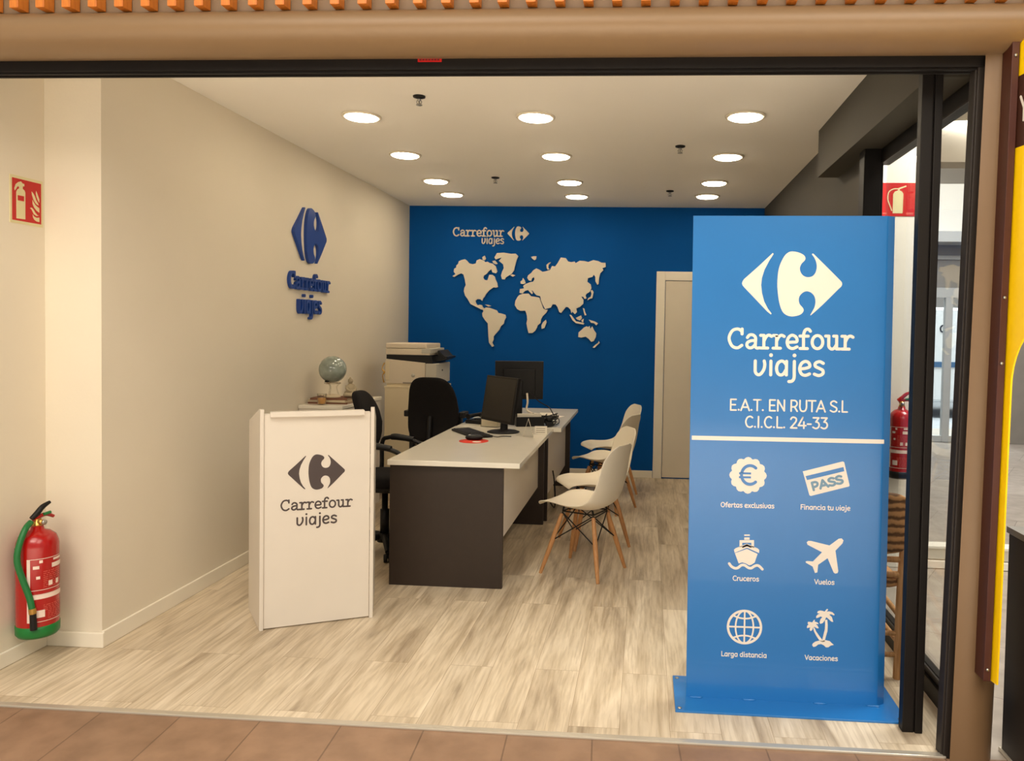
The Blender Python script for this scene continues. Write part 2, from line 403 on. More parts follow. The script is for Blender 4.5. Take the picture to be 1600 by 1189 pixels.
def spline(P, k=6, closed=False):
    n = len(P); out = []
    def g(i): return P[i % n] if closed else P[max(0, min(n - 1, i))]
    for i in range(n if closed else n - 1):
        a, b, c, d = g(i - 1), g(i), g(i + 1), g(i + 2)
        for j in range(k):
            t = j / k
            out.append(tuple(0.5 * (2 * b[q] + (c[q] - a[q]) * t + (2 * a[q] - 5 * b[q] + 4 * c[q] - d[q]) * t * t + (3 * b[q] - a[q] - 3 * c[q] + d[q]) * t ** 3) for q in range(len(b))))
    if not closed: out.append(tuple(P[-1]))
    return out
def thing(name, label, cat, loc=(0, 0, 0), rz=0.0, group=None):
    o = bpy.data.objects.new(name, None); COL.objects.link(o)
    o.location = loc; o.rotation_euler = (0, 0, rz); o.empty_display_size = 0.1
    o['label'] = label; o['category'] = cat
    if group: o['group'] = group
    return o
def tag(o, label, cat, group=None):
    o['label'] = label; o['category'] = cat
    if group: o['group'] = group
    return o
def structure(name, loc=(0, 0, 0)):
    o = bpy.data.objects.new(name, None); COL.objects.link(o); o.location = loc; o['kind'] = 'structure'; return o
def sbox(name, a, b, m, bevel=0.0): return MB().box(a, b).build(name, m, bevel=bevel, kind='structure')
def copy_tree(root, loc, rz, label, group=None):
    r = root.copy(); COL.objects.link(r); r.location = loc; r.rotation_euler = (0, 0, rz); r['label'] = label
    if group: r['group'] = group
    for ch in list(root.children):
        c = ch.copy(); COL.objects.link(c); c.parent = r
        for g in list(ch.children):
            d = g.copy(); COL.objects.link(d); d.parent = c
    return r

# ------------------------------------------------------------------ lettering, drawn as strokes (x-height = 1)
def EL(cx, cy, rx, ry, n=20): return [(cx + rx * math.cos(2 * math.pi * i / n), cy + ry * math.sin(2 * math.pi * i / n)) for i in range(n)]
_bowl = [(.74, .72), (.6, .9), (.42, .95), (.22, .8), (.14, .48), (.22, .16), (.4, .04), (.58, .12), (.74, .4)]
# glyph: advance, then strokes: ('s' smooth | 'p' polyline | 'c' closed | 'd' dot, points)
SANS = {
 'a': (.95, ('s', _bowl), ('p', [(.76, .94), (.76, .05)])), 'c': (.82, ('s', [(.72, .84), (.5, .95), (.24, .8), (.14, .5), (.24, .18), (.5, .04), (.72, .15)])),
 'd': (.95, ('s', _bowl), ('p', [(.76, 1.38), (.76, .05)])), 'e': (.92, ('s', [(.16, .46), (.5, .5), (.76, .62), (.7, .86), (.48, .95), (.24, .8), (.14, .46), (.25, .14), (.5, .04), (.76, .14)])),
 'f': (.62, ('s', [(.62, 1.36), (.42, 1.36), (.3, 1.1), (.3, .6), (.3, .02)]), ('p', [(.06, .9), (.56, .9)])),
 'g': (.95, ('s', _bowl), ('s', [(.76, .94), (.76, .4), (.76, -.12), (.6, -.36), (.36, -.4), (.18, -.34)])),
 'i': (.44, ('p', [(.22, .94), (.22, .04)]), ('d', (.22, 1.33))), 'j': (.5, ('s', [(.3, .94), (.3, .4), (.3, -.12), (.18, -.34), (-.02, -.38)]), ('d', (.3, 1.33))),
 'l': (.46, ('s', [(.18, 1.38), (.18, .8), (.18, .22), (.26, .05), (.42, .05)])), 'n': (.95, ('p', [(.18, .94), (.18, .04)]), ('s', [(.18, .55), (.36, .88), (.56, .95), (.74, .82), (.78, .5), (.78, .04)])),
 'o': (.95, ('c', EL(.47, .5, .33, .45))), 'r': (.64, ('p', [(.18, .94), (.18, .04)]), ('s', [(.18, .55), (.34, .86), (.58, .93)])),
 's': (.8, ('s', [(.68, .84), (.45, .95), (.2, .84), (.2, .64), (.44, .51), (.66, .38), (.66, .16), (.42, .04), (.14, .13)])),
 't': (.66, ('s', [(.26, 1.22), (.26, .7), (.26, .25), (.36, .06), (.6, .07)]), ('p', [(.06, .9), (.56, .9)])),
 'u': (.95, ('s', [(.18, .94), (.18, .5), (.2, .2), (.36, .04), (.58, .12), (.76, .4)]), ('p', [(.76, .94), (.76, .05)])),
 'v': (.92, ('s', [(.16, .94), (.16, .5), (.18, .2), (.34, .04), (.52, .1), (.7, .38), (.76, .7), (.72, .94)])),
 'x': (.82, ('p', [(.12, .92), (.7, .05)]), ('p', [(.7, .92), (.12, .05)])),
 'C': (1.08, ('s', [(.96, 1.2), (.7, 1.35), (.34, 1.2), (.15, .7), (.34, .18), (.7, .04), (.96, .18)])), 'F': (.86, ('p', [(.8, 1.34), (.18, 1.34), (.18, .04)]), ('p', [(.18, .72), (.7, .72)])),
 'L': (.84, ('p', [(.18, 1.36), (.18, .06), (.78, .06)])), 'O': (1.24, ('c', EL(.62, .69, .47, .65))), 'V': (1.02, ('p', [(.08, 1.34), (.51, .06), (.94, 1.34)])), 'Y': (1.0, ('p', [(.08, 1.34), (.5, .68), (.92, 1.34)]), ('p', [(.5, .68), (.5, .04)])),
 'E': (1.0, ('p', [(.86, 1.34), (.2, 1.34), (.2, .05), (.88, .05)]), ('p', [(.2, .7), (.78, .7)])), 'A': (1.2, ('p', [(.08, .03), (.6, 1.34), (1.12, .03)]), ('p', [(.28, .42), (.92, .42)])),
 'T': (1.0, ('p', [(.06, 1.33), (.94, 1.33)]), ('p', [(.5, 1.33), (.5, .04)])), 'N': (1.2, ('p', [(.2, .04), (.2, 1.34), (1.0, .06), (1.0, 1.34)])),
 'R': (1.1, ('p', [(.2, .04), (.2, 1.34)]), ('s', [(.2, 1.33), (.45, 1.33), (.7, 1.3), (.9, 1.1), (.9, .82), (.7, .6), (.45, .55), (.2, .55)]), ('p', [(.62, .55), (.95, .04)])),
 'U': (1.16, ('s', [(.18, 1.34), (.18, .9), (.18, .5), (.32, .14), (.58, .04), (.84, .14), (.98, .5), (.98, .9), (.98, 1.34)])), 'S': (1.0, ('s', [(.86, 1.18), (.55, 1.34), (.2, 1.18), (.2, .9), (.52, .7), (.86, .5), (.84, .18), (.5, .04), (.12, .2)])),
 'I': (.42, ('p', [(.21, 1.34), (.21, .04)])), 'P': (1.02, ('p', [(.2, .04), (.2, 1.34)]), ('s', [(.2, 1.33), (.5, 1.33), (.72, 1.28), (.88, 1.05), (.8, .7), (.55, .55), (.2, .55)])),
 '2': (.98, ('s', [(.14, 1.1), (.28, 1.3), (.52, 1.34), (.78, 1.18), (.76, .86), (.5, .5), (.14, .07)]), ('p', [(.14, .06), (.86, .06)])),
 '4': (1.06, ('p', [(.6, 1.34), (.08, .36), (.98, .36)]), ('p', [(.74, .8), (.74, .04)])), '3': (.98, ('p', [(.14, 1.32), (.8, 1.32), (.46, .84)]), ('s', [(.46, .82), (.7, .78), (.86, .5), (.76, .18), (.46, .04), (.12, .18)])),
 '-': (.66, ('p', [(.12, .55), (.54, .55)])), '.': (.4, ('d', (.2, .1))), ' ': (.45,),
}
SLAB = {
 'C': (1.22, ('s', [(1.02, 1.0), (.98, 1.2), (.72, 1.34), (.36, 1.2), (.16, .7), (.36, .18), (.72, .04), (1.02, .22)]), ('p', [(1.02, 1.34), (1.02, 1.0)])),
 'a': (.98, ('s', [(.16, .76), (.3, .93), (.52, .94), (.7, .76), (.7, .4), (.7, .16), (.8, .04), (.96, .06)]), ('s', [(.7, .56), (.42, .54), (.18, .42), (.14, .2), (.3, .05), (.52, .1), (.7, .3)])),
 'r': (.84, ('p', [(.28, .92), (.28, .05)]), ('p', [(.06, .92), (.28, .92)]), ('p', [(.06, .05), (.54, .05)]), ('s', [(.28, .52), (.42, .82), (.6, .94), (.78, .86)])),
 'e': (.92, ('s', [(.16, .46), (.5, .48), (.78, .52), (.74, .8), (.48, .95), (.24, .8), (.14, .46), (.26, .14), (.52, .04), (.8, .16)])),
 'f': (.74, ('s', [(.74, 1.24), (.6, 1.38), (.4, 1.3), (.3, 1.0), (.3, .5), (.3, .05)]), ('p', [(.06, .9), (.6, .9)]), ('p', [(.08, .05), (.56, .05)])),
 'o': (.98, ('c', EL(.48, .5, .35, .45))),
 'u': (1.04, ('s', [(.24, .92), (.24, .5), (.26, .2), (.42, .04), (.6, .1), (.76, .36)]), ('p', [(.76, .92), (.76, .05), (.98, .05)]), ('p', [(.03, .92), (.24, .92)]), ('p', [(.56, .92), (.76, .92)])),
}
def lettering(mb, text, font, u0, u1, base, xh, w, depth, lift=0.0, o=None):
    """strokes the text between u0 and u1 on the local uv plane of mb.T"""
    tot = sum(font[c][0] for c in text)
    sx = (u1 - u0) / (tot - 0.12)
    keep = mb.T.copy()
    S = Matrix.Diagonal((sx, xh, 1, 1))
    x = -0.06; dep = depth
    T = keep @ Matrix.Translation((u0, base, 0))
    for c in text:
        g = font[c]
        for st in g[1:]:
            kind, pts = st
            f = lambda p: ((p[0] + x) * sx, p[1] * xh)
            mb.T = T
            ww = w * xh
            if kind == 'd': mb.disc2(f(pts), ww * 0.62, lift, lift + dep)
            elif kind == 's': mb.stroke([f(p) for p in pts], ww, lift, lift + dep, k=5)
            elif kind == 'c': mb.stroke([f(p) for p in pts], ww, lift, lift + dep, closed=True, smooth=False)
            else: mb.stroke([f(p) for p in pts], ww, lift, lift + dep, smooth=False)
        x += g[0]
    mb.T = keep
    return mb
def emblem(mb, cx, cz, w, depth, lift=0.0, hs=1.0):
    for P in D['emb']:
        q = spline([(x, y) for x, y in P], 3, True) if len(P) > 25 else P
        mb.prism([(cx + x * w, cz + y * w * hs) for x, y in q], lift, lift + depth)
    return mb

# outlines traced from the printed artwork, in metres on their own boards
D = {'emb_w':0.3939,'emb_c':(-0.017,1.7008),'emb':[[(-0.5,0.0029),(-0.4944,0.0235),(-0.4807,0.0453),(-0.3469,0.1672),(-0.1964,0.3126),(-0.1867,0.303),(-0.2299,0.2345),(-0.2751,0.1441),(-0.3002,0.0598),(-0.3068,-0.0123),(-0.2964,-0.0963),(-0.2728,-0.1799),(-0.2352,-0.2515),(-0.1961,-0.3012),(-0.2042,-0.3111),(-0.2405,-0.2817),(-0.338,-0.1809),(-0.4726,-0.0413),(-0.4934,-0.0174)],[(0.0042,0.3291),(0.0633,0.318),(0.1113,0.2946),(0.1309,0.2662),(0.1245,0.2388),(0.0958,0.2086),(0.0791,0.1725),(0.0801,0.1367),(0.0989,0.0986),(0.1288,0.0763),(0.1644,0.0697),(0.2053,0.0809),(0.2337,0.1149),(0.2454,0.1687),(0.239,0.2223),(0.2177,0.2697),(0.1959,0.2992),(0.2073,0.3076),(0.2411,0.2758),(0.3619,0.158),(0.4799,0.0405),(0.4982,0.0169),(0.5,-0.0032),(0.4901,-0.0248),(0.4614,-0.0527),(0.3246,-0.1946),(0.2098,-0.304),(0.1923,-0.3104),(0.2113,-0.2741),(0.2337,-0.2258),(0.2393,-0.172),(0.2286,-0.1243),(0.1981,-0.0887),(0.1565,-0.0727),(0.1154,-0.0842),(0.0811,-0.1205),(0.0727,-0.1626),(0.0831,-0.2042),(0.1075,-0.2314),(0.1235,-0.2576),(0.1149,-0.2878),(0.0804,-0.3147),(0.0098,-0.3291),(-0.0499,-0.3144),(-0.0923,-0.273),(-0.1217,-0.1895),(-0.1372,-0.0938),(-0.1446,0.0019),(-0.1382,0.1217),(-0.1167,0.2058),(-0.0773,0.284),(-0.0369,0.3203)]],'card':[(0.0463,0.9492),(0.2027,0.9931),(0.2084,0.9904),(0.2324,0.8969),(0.2297,0.893),(0.0808,0.8508),(0.0751,0.8535)],'card_bar':[(0.0576,0.9304),(0.2057,0.9708),(0.2098,0.9543),(0.0641,0.9148)],'card_txt':[(0.0877,0.873),(0.2075,0.9065),(0.0822,0.9025)],'funnel':[(-0.1801,0.6867),(-0.1584,0.6876),(-0.1573,0.6818),(-0.18,0.681)],'funnel2':[(-0.1798,0.6747),(-0.1585,0.6755),(-0.1583,0.6658),(-0.1796,0.665)],'cabin':[[(-0.1985,0.6629),(-0.1403,0.665),(-0.1395,0.6327),(-0.1505,0.6386),(-0.1509,0.654),(-0.1874,0.6526),(-0.187,0.6391),(-0.1978,0.6339)],[(-0.187,0.6381),(-0.1683,0.6476),(-0.1505,0.6395),(-0.1503,0.6318),(-0.1681,0.6398),(-0.1868,0.6304)]],'bow':[(-0.2199,0.6233),(-0.2129,0.6299),(-0.1683,0.6495),(-0.1253,0.6318),(-0.1185,0.6253),(-0.1191,0.6127),(-0.1679,0.6331),(-0.2167,0.6109)],'hull':[(-0.2157,0.609),(-0.1678,0.6282),(-0.1247,0.6091),(-0.1356,0.5734),(-0.1473,0.5647),(-0.1567,0.5609),(-0.1711,0.5686),(-0.1854,0.5724),(-0.1995,0.5675)],'wave':[(-0.2375,0.566),(-0.2277,0.5542),(-0.2133,0.5475),(-0.2015,0.5504),(-0.1889,0.5606),(-0.1756,0.5611),(-0.1612,0.552),(-0.1493,0.5501),(-0.1376,0.5578),(-0.1259,0.5621),(-0.1163,0.5587),(-0.1042,0.547)],'plane':[(0.0695,0.6623),(0.0754,0.6683),(0.0857,0.6687),(0.1601,0.6523),(0.1952,0.6804),(0.2068,0.6828),(0.2145,0.6749),(0.2111,0.6628),(0.184,0.6321),(0.1975,0.5495),(0.1945,0.5412),(0.1852,0.5389),(0.179,0.5439),(0.154,0.6006),(0.1173,0.5727),(0.1149,0.5414),(0.1056,0.5386),(0.0955,0.5647),(0.0684,0.5795),(0.0673,0.5843),(0.0738,0.5864),(0.0964,0.5854),(0.1314,0.6238),(0.073,0.6528)],'palm_big':[(0.1564,0.3939),(0.1614,0.3933),(0.1604,0.3882),(0.1556,0.3821),(0.1662,0.3845),(0.1795,0.3812),(0.1881,0.3726),(0.1856,0.3686),(0.1741,0.3731),(0.1665,0.3716),(0.1774,0.3616),(0.1837,0.3423),(0.1757,0.3431),(0.1624,0.355),(0.1554,0.3606),(0.1501,0.3486),(0.1428,0.3365),(0.1326,0.3321),(0.1294,0.3379),(0.1329,0.3517),(0.1402,0.3599),(0.1326,0.3623),(0.1232,0.3572),(0.1157,0.3549),(0.1154,0.3627),(0.1228,0.3709),(0.1304,0.3732),(0.1189,0.3766),(0.1213,0.3837),(0.1319,0.3869),(0.1434,0.3847),(0.148,0.3826)],'palm_small':[(0.1064,0.3466),(0.1109,0.348),(0.1096,0.3401),(0.1161,0.3392),(0.1238,0.3357),(0.1258,0.3307),(0.1144,0.3313),(0.1222,0.3238),(0.127,0.3143),(0.1206,0.3132),(0.109,0.3193),(0.1034,0.3151),(0.1006,0.3052),(0.0943,0.301),(0.0903,0.3067),(0.0927,0.3166),(0.0863,0.3144),(0.0798,0.3129),(0.0803,0.3219),(0.0859,0.3273),(0.082,0.3318),(0.0837,0.3386),(0.0933,0.3382),(0.0998,0.3365)],'trunk_big':[(0.1501,0.3486),(0.1595,0.3502),(0.162,0.3276),(0.1616,0.3041),(0.1557,0.2803),(0.1513,0.2605),(0.14,0.2592),(0.1454,0.2837),(0.1511,0.3114),(0.1517,0.331)],'trunk_small':[(0.1042,0.3152),(0.1091,0.3166),(0.1171,0.3001),(0.131,0.2811),(0.1428,0.266),(0.1392,0.2599),(0.1315,0.2635),(0.1176,0.2824),(0.1076,0.3016)],'island':[(0.1023,0.2433),(0.1044,0.2504),(0.1145,0.2587),(0.1315,0.2643),(0.141,0.262),(0.1542,0.2665),(0.1714,0.2634),(0.1812,0.254),(0.1889,0.2485),(0.1757,0.2451),(0.1664,0.2376),(0.1569,0.2372),(0.1491,0.2447),(0.1376,0.25),(0.1262,0.2475),(0.1169,0.2392),(0.1074,0.2368)],'map':[[(-2.004,2.0354),(-1.9848,2.0264),(-1.9463,2.052),(-1.9142,2.0661),(-1.8886,2.0546),(-1.8757,2.0098),(-1.8629,1.9458),(-1.8783,1.9138),(-1.8822,1.8818),(-1.8693,1.837),(-1.8437,1.805),(-1.8244,1.773),(-1.8116,1.7512),(-1.7731,1.7333),(-1.7347,1.7154),(-1.6962,1.6962),(-1.6744,1.6936),(-1.6615,1.7064),(-1.6808,1.7192),(-1.6898,1.741),(-1.7128,1.7448),(-1.7385,1.7384),(-1.7539,1.7602),(-1.7603,1.7858),(-1.7411,1.8024),(-1.709,1.8024),(-1.6898,1.7845),(-1.6821,1.8114),(-1.6641,1.8306),(-1.6513,1.8562),(-1.6192,1.8946),(-1.5743,1.9266),(-1.5487,1.9228),(-1.5282,1.9304),(-1.5359,1.9714),(-1.5551,2.0098),(-1.5615,2.0354),(-1.5872,2.0546),(-1.6192,2.0546),(-1.632,2.0162),(-1.6385,1.997),(-1.6667,2.0008),(-1.6833,2.0226),(-1.6769,2.0456),(-1.6449,2.0674),(-1.6256,2.093),(-1.6,2.1122),(-1.5872,2.0802),(-1.5512,2.0712),(-1.5359,2.0904),(-1.5551,2.1442),(-1.5872,2.1698),(-1.6192,2.1762),(-1.6385,2.189),(-1.6641,2.1826),(-1.6769,2.1992),(-1.7218,2.2146),(-1.7539,2.1992),(-1.7603,2.1698),(-1.7924,2.1608),(-1.8308,2.1698),(-1.8539,2.1954),(-1.8757,2.212),(-1.9142,2.2018),(-1.9399,2.189),(-1.9463,2.1634),(-1.9655,2.1442),(-1.9655,2.125),(-1.9873,2.1122),(-1.9912,2.0802),(-1.9719,2.0572)],[(-1.6949,2.2338),(-1.6705,2.2504),(-1.6577,2.221),(-1.6667,2.2044),(-1.6898,2.2082)],[(-1.5897,2.1954),(-1.5615,2.2018),(-1.5333,2.1698),(-1.5551,2.1621),(-1.5807,2.1762)],[(-1.5679,2.2338),(-1.5423,2.2786),(-1.4717,2.2837),(-1.3948,2.2722),(-1.3499,2.2748),(-1.3217,2.2504),(-1.337,2.2146),(-1.3473,2.1762),(-1.3589,2.1314),(-1.3627,2.1058),(-1.3884,2.0674),(-1.4204,2.0482),(-1.4486,2.029),(-1.4589,2.0085),(-1.4871,2.0124),(-1.4974,2.0482),(-1.4871,2.0866),(-1.4692,2.125),(-1.4769,2.1634),(-1.5012,2.1826),(-1.523,2.1992),(-1.5038,2.2184),(-1.491,2.2351),(-1.523,2.2236),(-1.5551,2.212)],[(-1.405,2.0533),(-1.3794,2.0636),(-1.3499,2.0533),(-1.3755,2.038)],[(-1.6821,1.6936),(-1.6513,1.718),(-1.6128,1.7154),(-1.5743,1.7026),(-1.5359,1.6898),(-1.5205,1.6642),(-1.4845,1.6578),(-1.4461,1.645),(-1.4384,1.6194),(-1.455,1.5874),(-1.4615,1.5554),(-1.491,1.5298),(-1.5076,1.4914),(-1.5294,1.4658),(-1.5487,1.444),(-1.5666,1.421),(-1.5654,1.389),(-1.5795,1.357),(-1.5602,1.3212),(-1.5807,1.3135),(-1.6128,1.357),(-1.6192,1.421),(-1.6231,1.485),(-1.6282,1.5554),(-1.6577,1.5874),(-1.6833,1.6258),(-1.6872,1.6578),(-1.6744,1.6796)],[(-1.305,1.8511),(-1.2665,1.8652),(-1.2088,1.8677),(-1.1831,1.8408),(-1.1254,1.8332),(-1.0972,1.828),(-1.0767,1.7768),(-1.0536,1.718),(-1.0318,1.7052),(-1.0074,1.7052),(-1.0228,1.6744),(-1.0587,1.6386),(-1.0754,1.6066),(-1.0805,1.5682),(-1.11,1.5426),(-1.1177,1.517),(-1.1357,1.485),(-1.1639,1.4632),(-1.2024,1.4632),(-1.2152,1.5106),(-1.2255,1.5618),(-1.2178,1.6002),(-1.2216,1.6386),(-1.2306,1.6706),(-1.2409,1.6924),(-1.2922,1.6898),(-1.3242,1.7064),(-1.3499,1.7474),(-1.3435,1.7922),(-1.3242,1.828)],[(-1.0715,1.5426),(-1.0549,1.5746),(-1.0254,1.6028),(-1.0177,1.5772),(-1.0395,1.517),(-1.0677,1.508)],[(-1.0895,1.8434),(-1.1254,1.8511),(-1.1447,1.869),(-1.1639,1.8946),(-1.1806,1.9036),(-1.1639,1.8754),(-1.1742,1.8613),(-1.1921,1.8792),(-1.2152,1.9048),(-1.2473,1.8946),(-1.2729,1.8677),(-1.3024,1.8741),(-1.2986,1.9138),(-1.2562,1.9202),(-1.2665,1.9458),(-1.2409,1.965),(-1.196,1.9842),(-1.1639,1.9906),(-1.1485,2.0162),(-1.1575,2.038),(-1.1767,2.0226),(-1.1831,1.997),(-1.2088,2.0034),(-1.2255,2.029),(-1.2152,2.0546),(-1.1831,2.0802),(-1.1639,2.1058),(-1.1318,2.1263),(-1.0998,2.1122),(-1.0677,2.0917),(-1.0292,2.0994),(-0.9907,2.1122),(-0.9715,2.1532),(-0.9394,2.148),(-0.9138,2.1826),(-0.8817,2.2402),(-0.8304,2.2351),(-0.8073,2.2018),(-0.7727,2.1941),(-0.7406,2.2018),(-0.7278,2.1852),(-0.6893,2.2095),(-0.638,2.2069),(-0.5996,2.198),(-0.5482,2.2184),(-0.4969,2.2082),(-0.4649,2.1928),(-0.4238,2.1916),(-0.42,2.1506),(-0.4559,2.1378),(-0.4431,2.1186),(-0.4751,2.0866),(-0.4867,2.0354),(-0.4892,1.9778),(-0.5034,1.9676),(-0.5226,2.0034),(-0.5252,2.0482),(-0.5418,2.0712),(-0.5547,2.0482),(-0.5996,2.0354),(-0.606,1.997),(-0.5713,1.9714),(-0.5624,1.933),(-0.5803,1.8946),(-0.6124,1.8754),(-0.6226,1.8562),(-0.6111,1.828),(-0.6316,1.8216),(-0.6444,1.8434),(-0.6662,1.846),(-0.6432,1.8114),(-0.6432,1.773),(-0.6765,1.741),(-0.715,1.7218),(-0.7073,1.6872),(-0.7278,1.6642),(-0.7535,1.6898),(-0.7637,1.6744),(-0.7727,1.709),(-0.7984,1.7346),(-0.8214,1.7372),(-0.8432,1.709),(-0.8689,1.6732),(-0.8881,1.6821),(-0.9074,1.7346),(-0.9266,1.7602),(-0.9587,1.7628),(-0.9779,1.7282),(-1.0356,1.7116),(-1.0587,1.7538),(-1.0792,1.7986),(-1.0844,1.8306)],[(-1.2947,1.9906),(-1.2768,2.0034),(-1.2691,2.0264),(-1.2511,2.0034),(-1.2421,1.974),(-1.2639,1.9637),(-1.2922,1.9688)],[(-1.0254,2.1314),(-1.0292,2.1634),(-1.0036,2.1864),(-0.9831,2.1916),(-1.0074,2.1634),(-1.01,2.1378),(-0.9972,2.1212),(-1.0164,2.1148)],[(-1.1895,2.2428),(-1.1639,2.2504),(-1.1344,2.2504),(-1.1382,2.221),(-1.1549,2.2108),(-1.1767,2.2248)],[(-0.6021,1.8088),(-0.5931,1.8306),(-0.5701,1.8434),(-0.5611,1.8754),(-0.5713,1.9074),(-0.5547,1.9151),(-0.5406,1.8946),(-0.547,1.8562),(-0.5521,1.8306),(-0.5777,1.8242)],[(-0.647,1.7282),(-0.6316,1.7231),(-0.6239,1.6898),(-0.6085,1.6578),(-0.6252,1.6527),(-0.6367,1.6872)],[(-0.783,1.6578),(-0.7663,1.6565),(-0.7342,1.6156),(-0.715,1.5925),(-0.6637,1.5823),(-0.6291,1.5733),(-0.638,1.5605),(-0.715,1.5733),(-0.7496,1.6002)],[(-0.7176,1.6258),(-0.6893,1.6412),(-0.6637,1.6527),(-0.6547,1.6258),(-0.6752,1.6015),(-0.7022,1.6104)],[(-0.6598,1.6053),(-0.6355,1.6194),(-0.6419,1.581),(-0.6547,1.5874)],[(-0.5842,1.6117),(-0.5547,1.6028),(-0.5226,1.5938),(-0.488,1.5746),(-0.5072,1.5541),(-0.529,1.5759),(-0.5611,1.5797)],[(-0.6893,1.4312),(-0.6868,1.4786),(-0.6573,1.5042),(-0.6316,1.5298),(-0.606,1.5426),(-0.5867,1.5349),(-0.5752,1.5477),(-0.5662,1.5157),(-0.5482,1.5439),(-0.529,1.5042),(-0.5046,1.4722),(-0.5098,1.4338),(-0.529,1.3941),(-0.5547,1.3839),(-0.5803,1.4146),(-0.6124,1.4364),(-0.6573,1.4261)],[(-0.4777,1.3954),(-0.4674,1.3762),(-0.4944,1.3506),(-0.52,1.3237),(-0.5393,1.3276),(-0.5098,1.357),(-0.4841,1.3762)],[(-1.6603,1.7474),(-1.6256,1.7461),(-1.5961,1.7346),(-1.6256,1.7282)]],'sgn_body':[(0.136,0.048),(0.132,0.672),(0.168,0.734),(0.231,0.771),(0.224,0.812),(0.178,0.813),(0.119,0.734),(0.084,0.701),(0.069,0.749),(0.115,0.854),(0.199,0.916),(0.294,0.948),(0.346,0.909),(0.409,0.903),(0.409,0.846),(0.356,0.838),(0.35,0.78),(0.419,0.746),(0.44,0.698),(0.436,0.058)],'sgn_red':[(0.178,0.604),(0.394,0.606),(0.394,0.483),(0.178,0.482)],'sgn_fl':[[(0.818,0.802),(0.86,0.741),(0.901,0.666),(0.929,0.617),(0.929,0.528),(0.87,0.587),(0.828,0.663),(0.807,0.741)],[(0.66,0.765),(0.723,0.722),(0.776,0.656),(0.818,0.573),(0.881,0.507),(0.912,0.459),(0.839,0.472),(0.765,0.522),(0.713,0.596),(0.671,0.686)],[(0.692,0.572),(0.723,0.517),(0.786,0.458),(0.87,0.417),(0.929,0.394),(0.929,0.283),(0.828,0.323),(0.744,0.387),(0.692,0.469)],[(0.597,0.355),(0.66,0.37),(0.723,0.333),(0.786,0.267),(0.86,0.216),(0.912,0.207),(0.828,0.19),(0.734,0.224),(0.681,0.292),(0.65,0.332)],[(0.692,0.212),(0.744,0.167),(0.828,0.146),(0.929,0.164),(0.929,0.053),(0.828,0.057),(0.744,0.093),(0.702,0.148)]]}
# ================================================================== SETTING
ZC = 2.76; XL = -2.47; XA = -2.74; YB = 7.9; XR = 1.167
sbox('floor', (-2.9, 2.80, -0.06), (1.22, 8.0, 0.0), FLOOR_M)
sbox('floor_mall', (-7, 1.6, -0.07), (9, 2.80, -0.003), TILE_M)
sbox('floor_bounce', (-8, -7, -0.07), (9, 1.6, -0.003), PALE_T)  # unseen floor, made pale to bounce light onto the shop ceiling
sbox('floor_corridor', (1.22, 2.80, -0.07), (9, 13.0, -0.003), TILE_G)
sbox('ceiling', (-2.9, 2.84, ZC), (1.45, 8.0, ZC + 0.1), CEIL)
sbox('wall_left', (-2.9, 3.35, 0), (XL, 8.0, ZC + 0.05), WHITE_WALL)
sbox('wall_entrance', (-2.9, 2.84, 0), (XA, 3.35, ZC + 0.05), WHITE_WALL)
sbox('wall_back', (-2.9, YB, 0), (1.45, YB + 0.1, ZC + 0.05), BLUE_WALL)
sbox('wall_right', (XR, 4.24, 0), (XR + 0.035, YB + 0.05, ZC + 0.05), GREY_WALL)
sbox('wall_header', (-3.6, 2.80, 2.487), (1.3, 2.84, 3.0), BACKPANEL)
# skirting
MB().box((XA, 2.82, 0), (XA + 0.013, 3.35, 0.068)).build('baseboard_entrance', BASE, bevel=0.004, kind='structure')
MB().box((XA + 0.013, 3.336, 0), (XL + 0.014, 3.35, 0.07)).build('baseboard_corner', BASE, bevel=0.004, kind='structure')
MB().box((XL, 3.345, 0), (XL + 0.013, YB, 0.078)).build('baseboard_left', BASE, bevel=0.004, kind='structure')
MB().box((XL, YB - 0.013, 0), (0.095, YB, 0.075)).build('baseboard_back', BASE, bevel=0.004, kind='structure')
MB().box((XR - 0.013, 4.26, 0), (XR, YB, 0.075)).build('baseboard_right', BASE, bevel=0.004, kind='structure')
# threshold strip
MB().box((-2.9, 2.785, -0.004), (1.1, 2.815, 0.006)).build('trim_1', ALU, bevel=0.003, kind='structure')
# black header track with a small red label
MB().box((-3.4, 2.785, 2.437), (1.15, 2.86, 2.487)).box((-3.4, 2.80, 2.43), (1.15, 2.81, 2.437)).box((-3.4, 2.835, 2.43), (1.15, 2.845, 2.437)).build('trim_2', BLACK, kind='structure')
lab = thing('warning_label', 'small red label stuck on the black header track above the entrance', 'label', (-0.802, 2.784, 2.4725))
mb = MB(); mb.box((-0.044, -0.001, -0.0095), (0.044, 0.001, 0.0095)); mb.build('backing', SIGN_R, lab)
mb = MB()
for i in range(7): mb.box((-0.038 + 0.011 * i, -0.0016, -0.005), (-0.030 + 0.011 * i, -0.001, 0.001))
mb.box((-0.038, -0.0016, 0.004), (0.036, -0.001, 0.0055))
mb.build('lettering', mat('label_dark', (90, 20, 18), 0.6), lab)
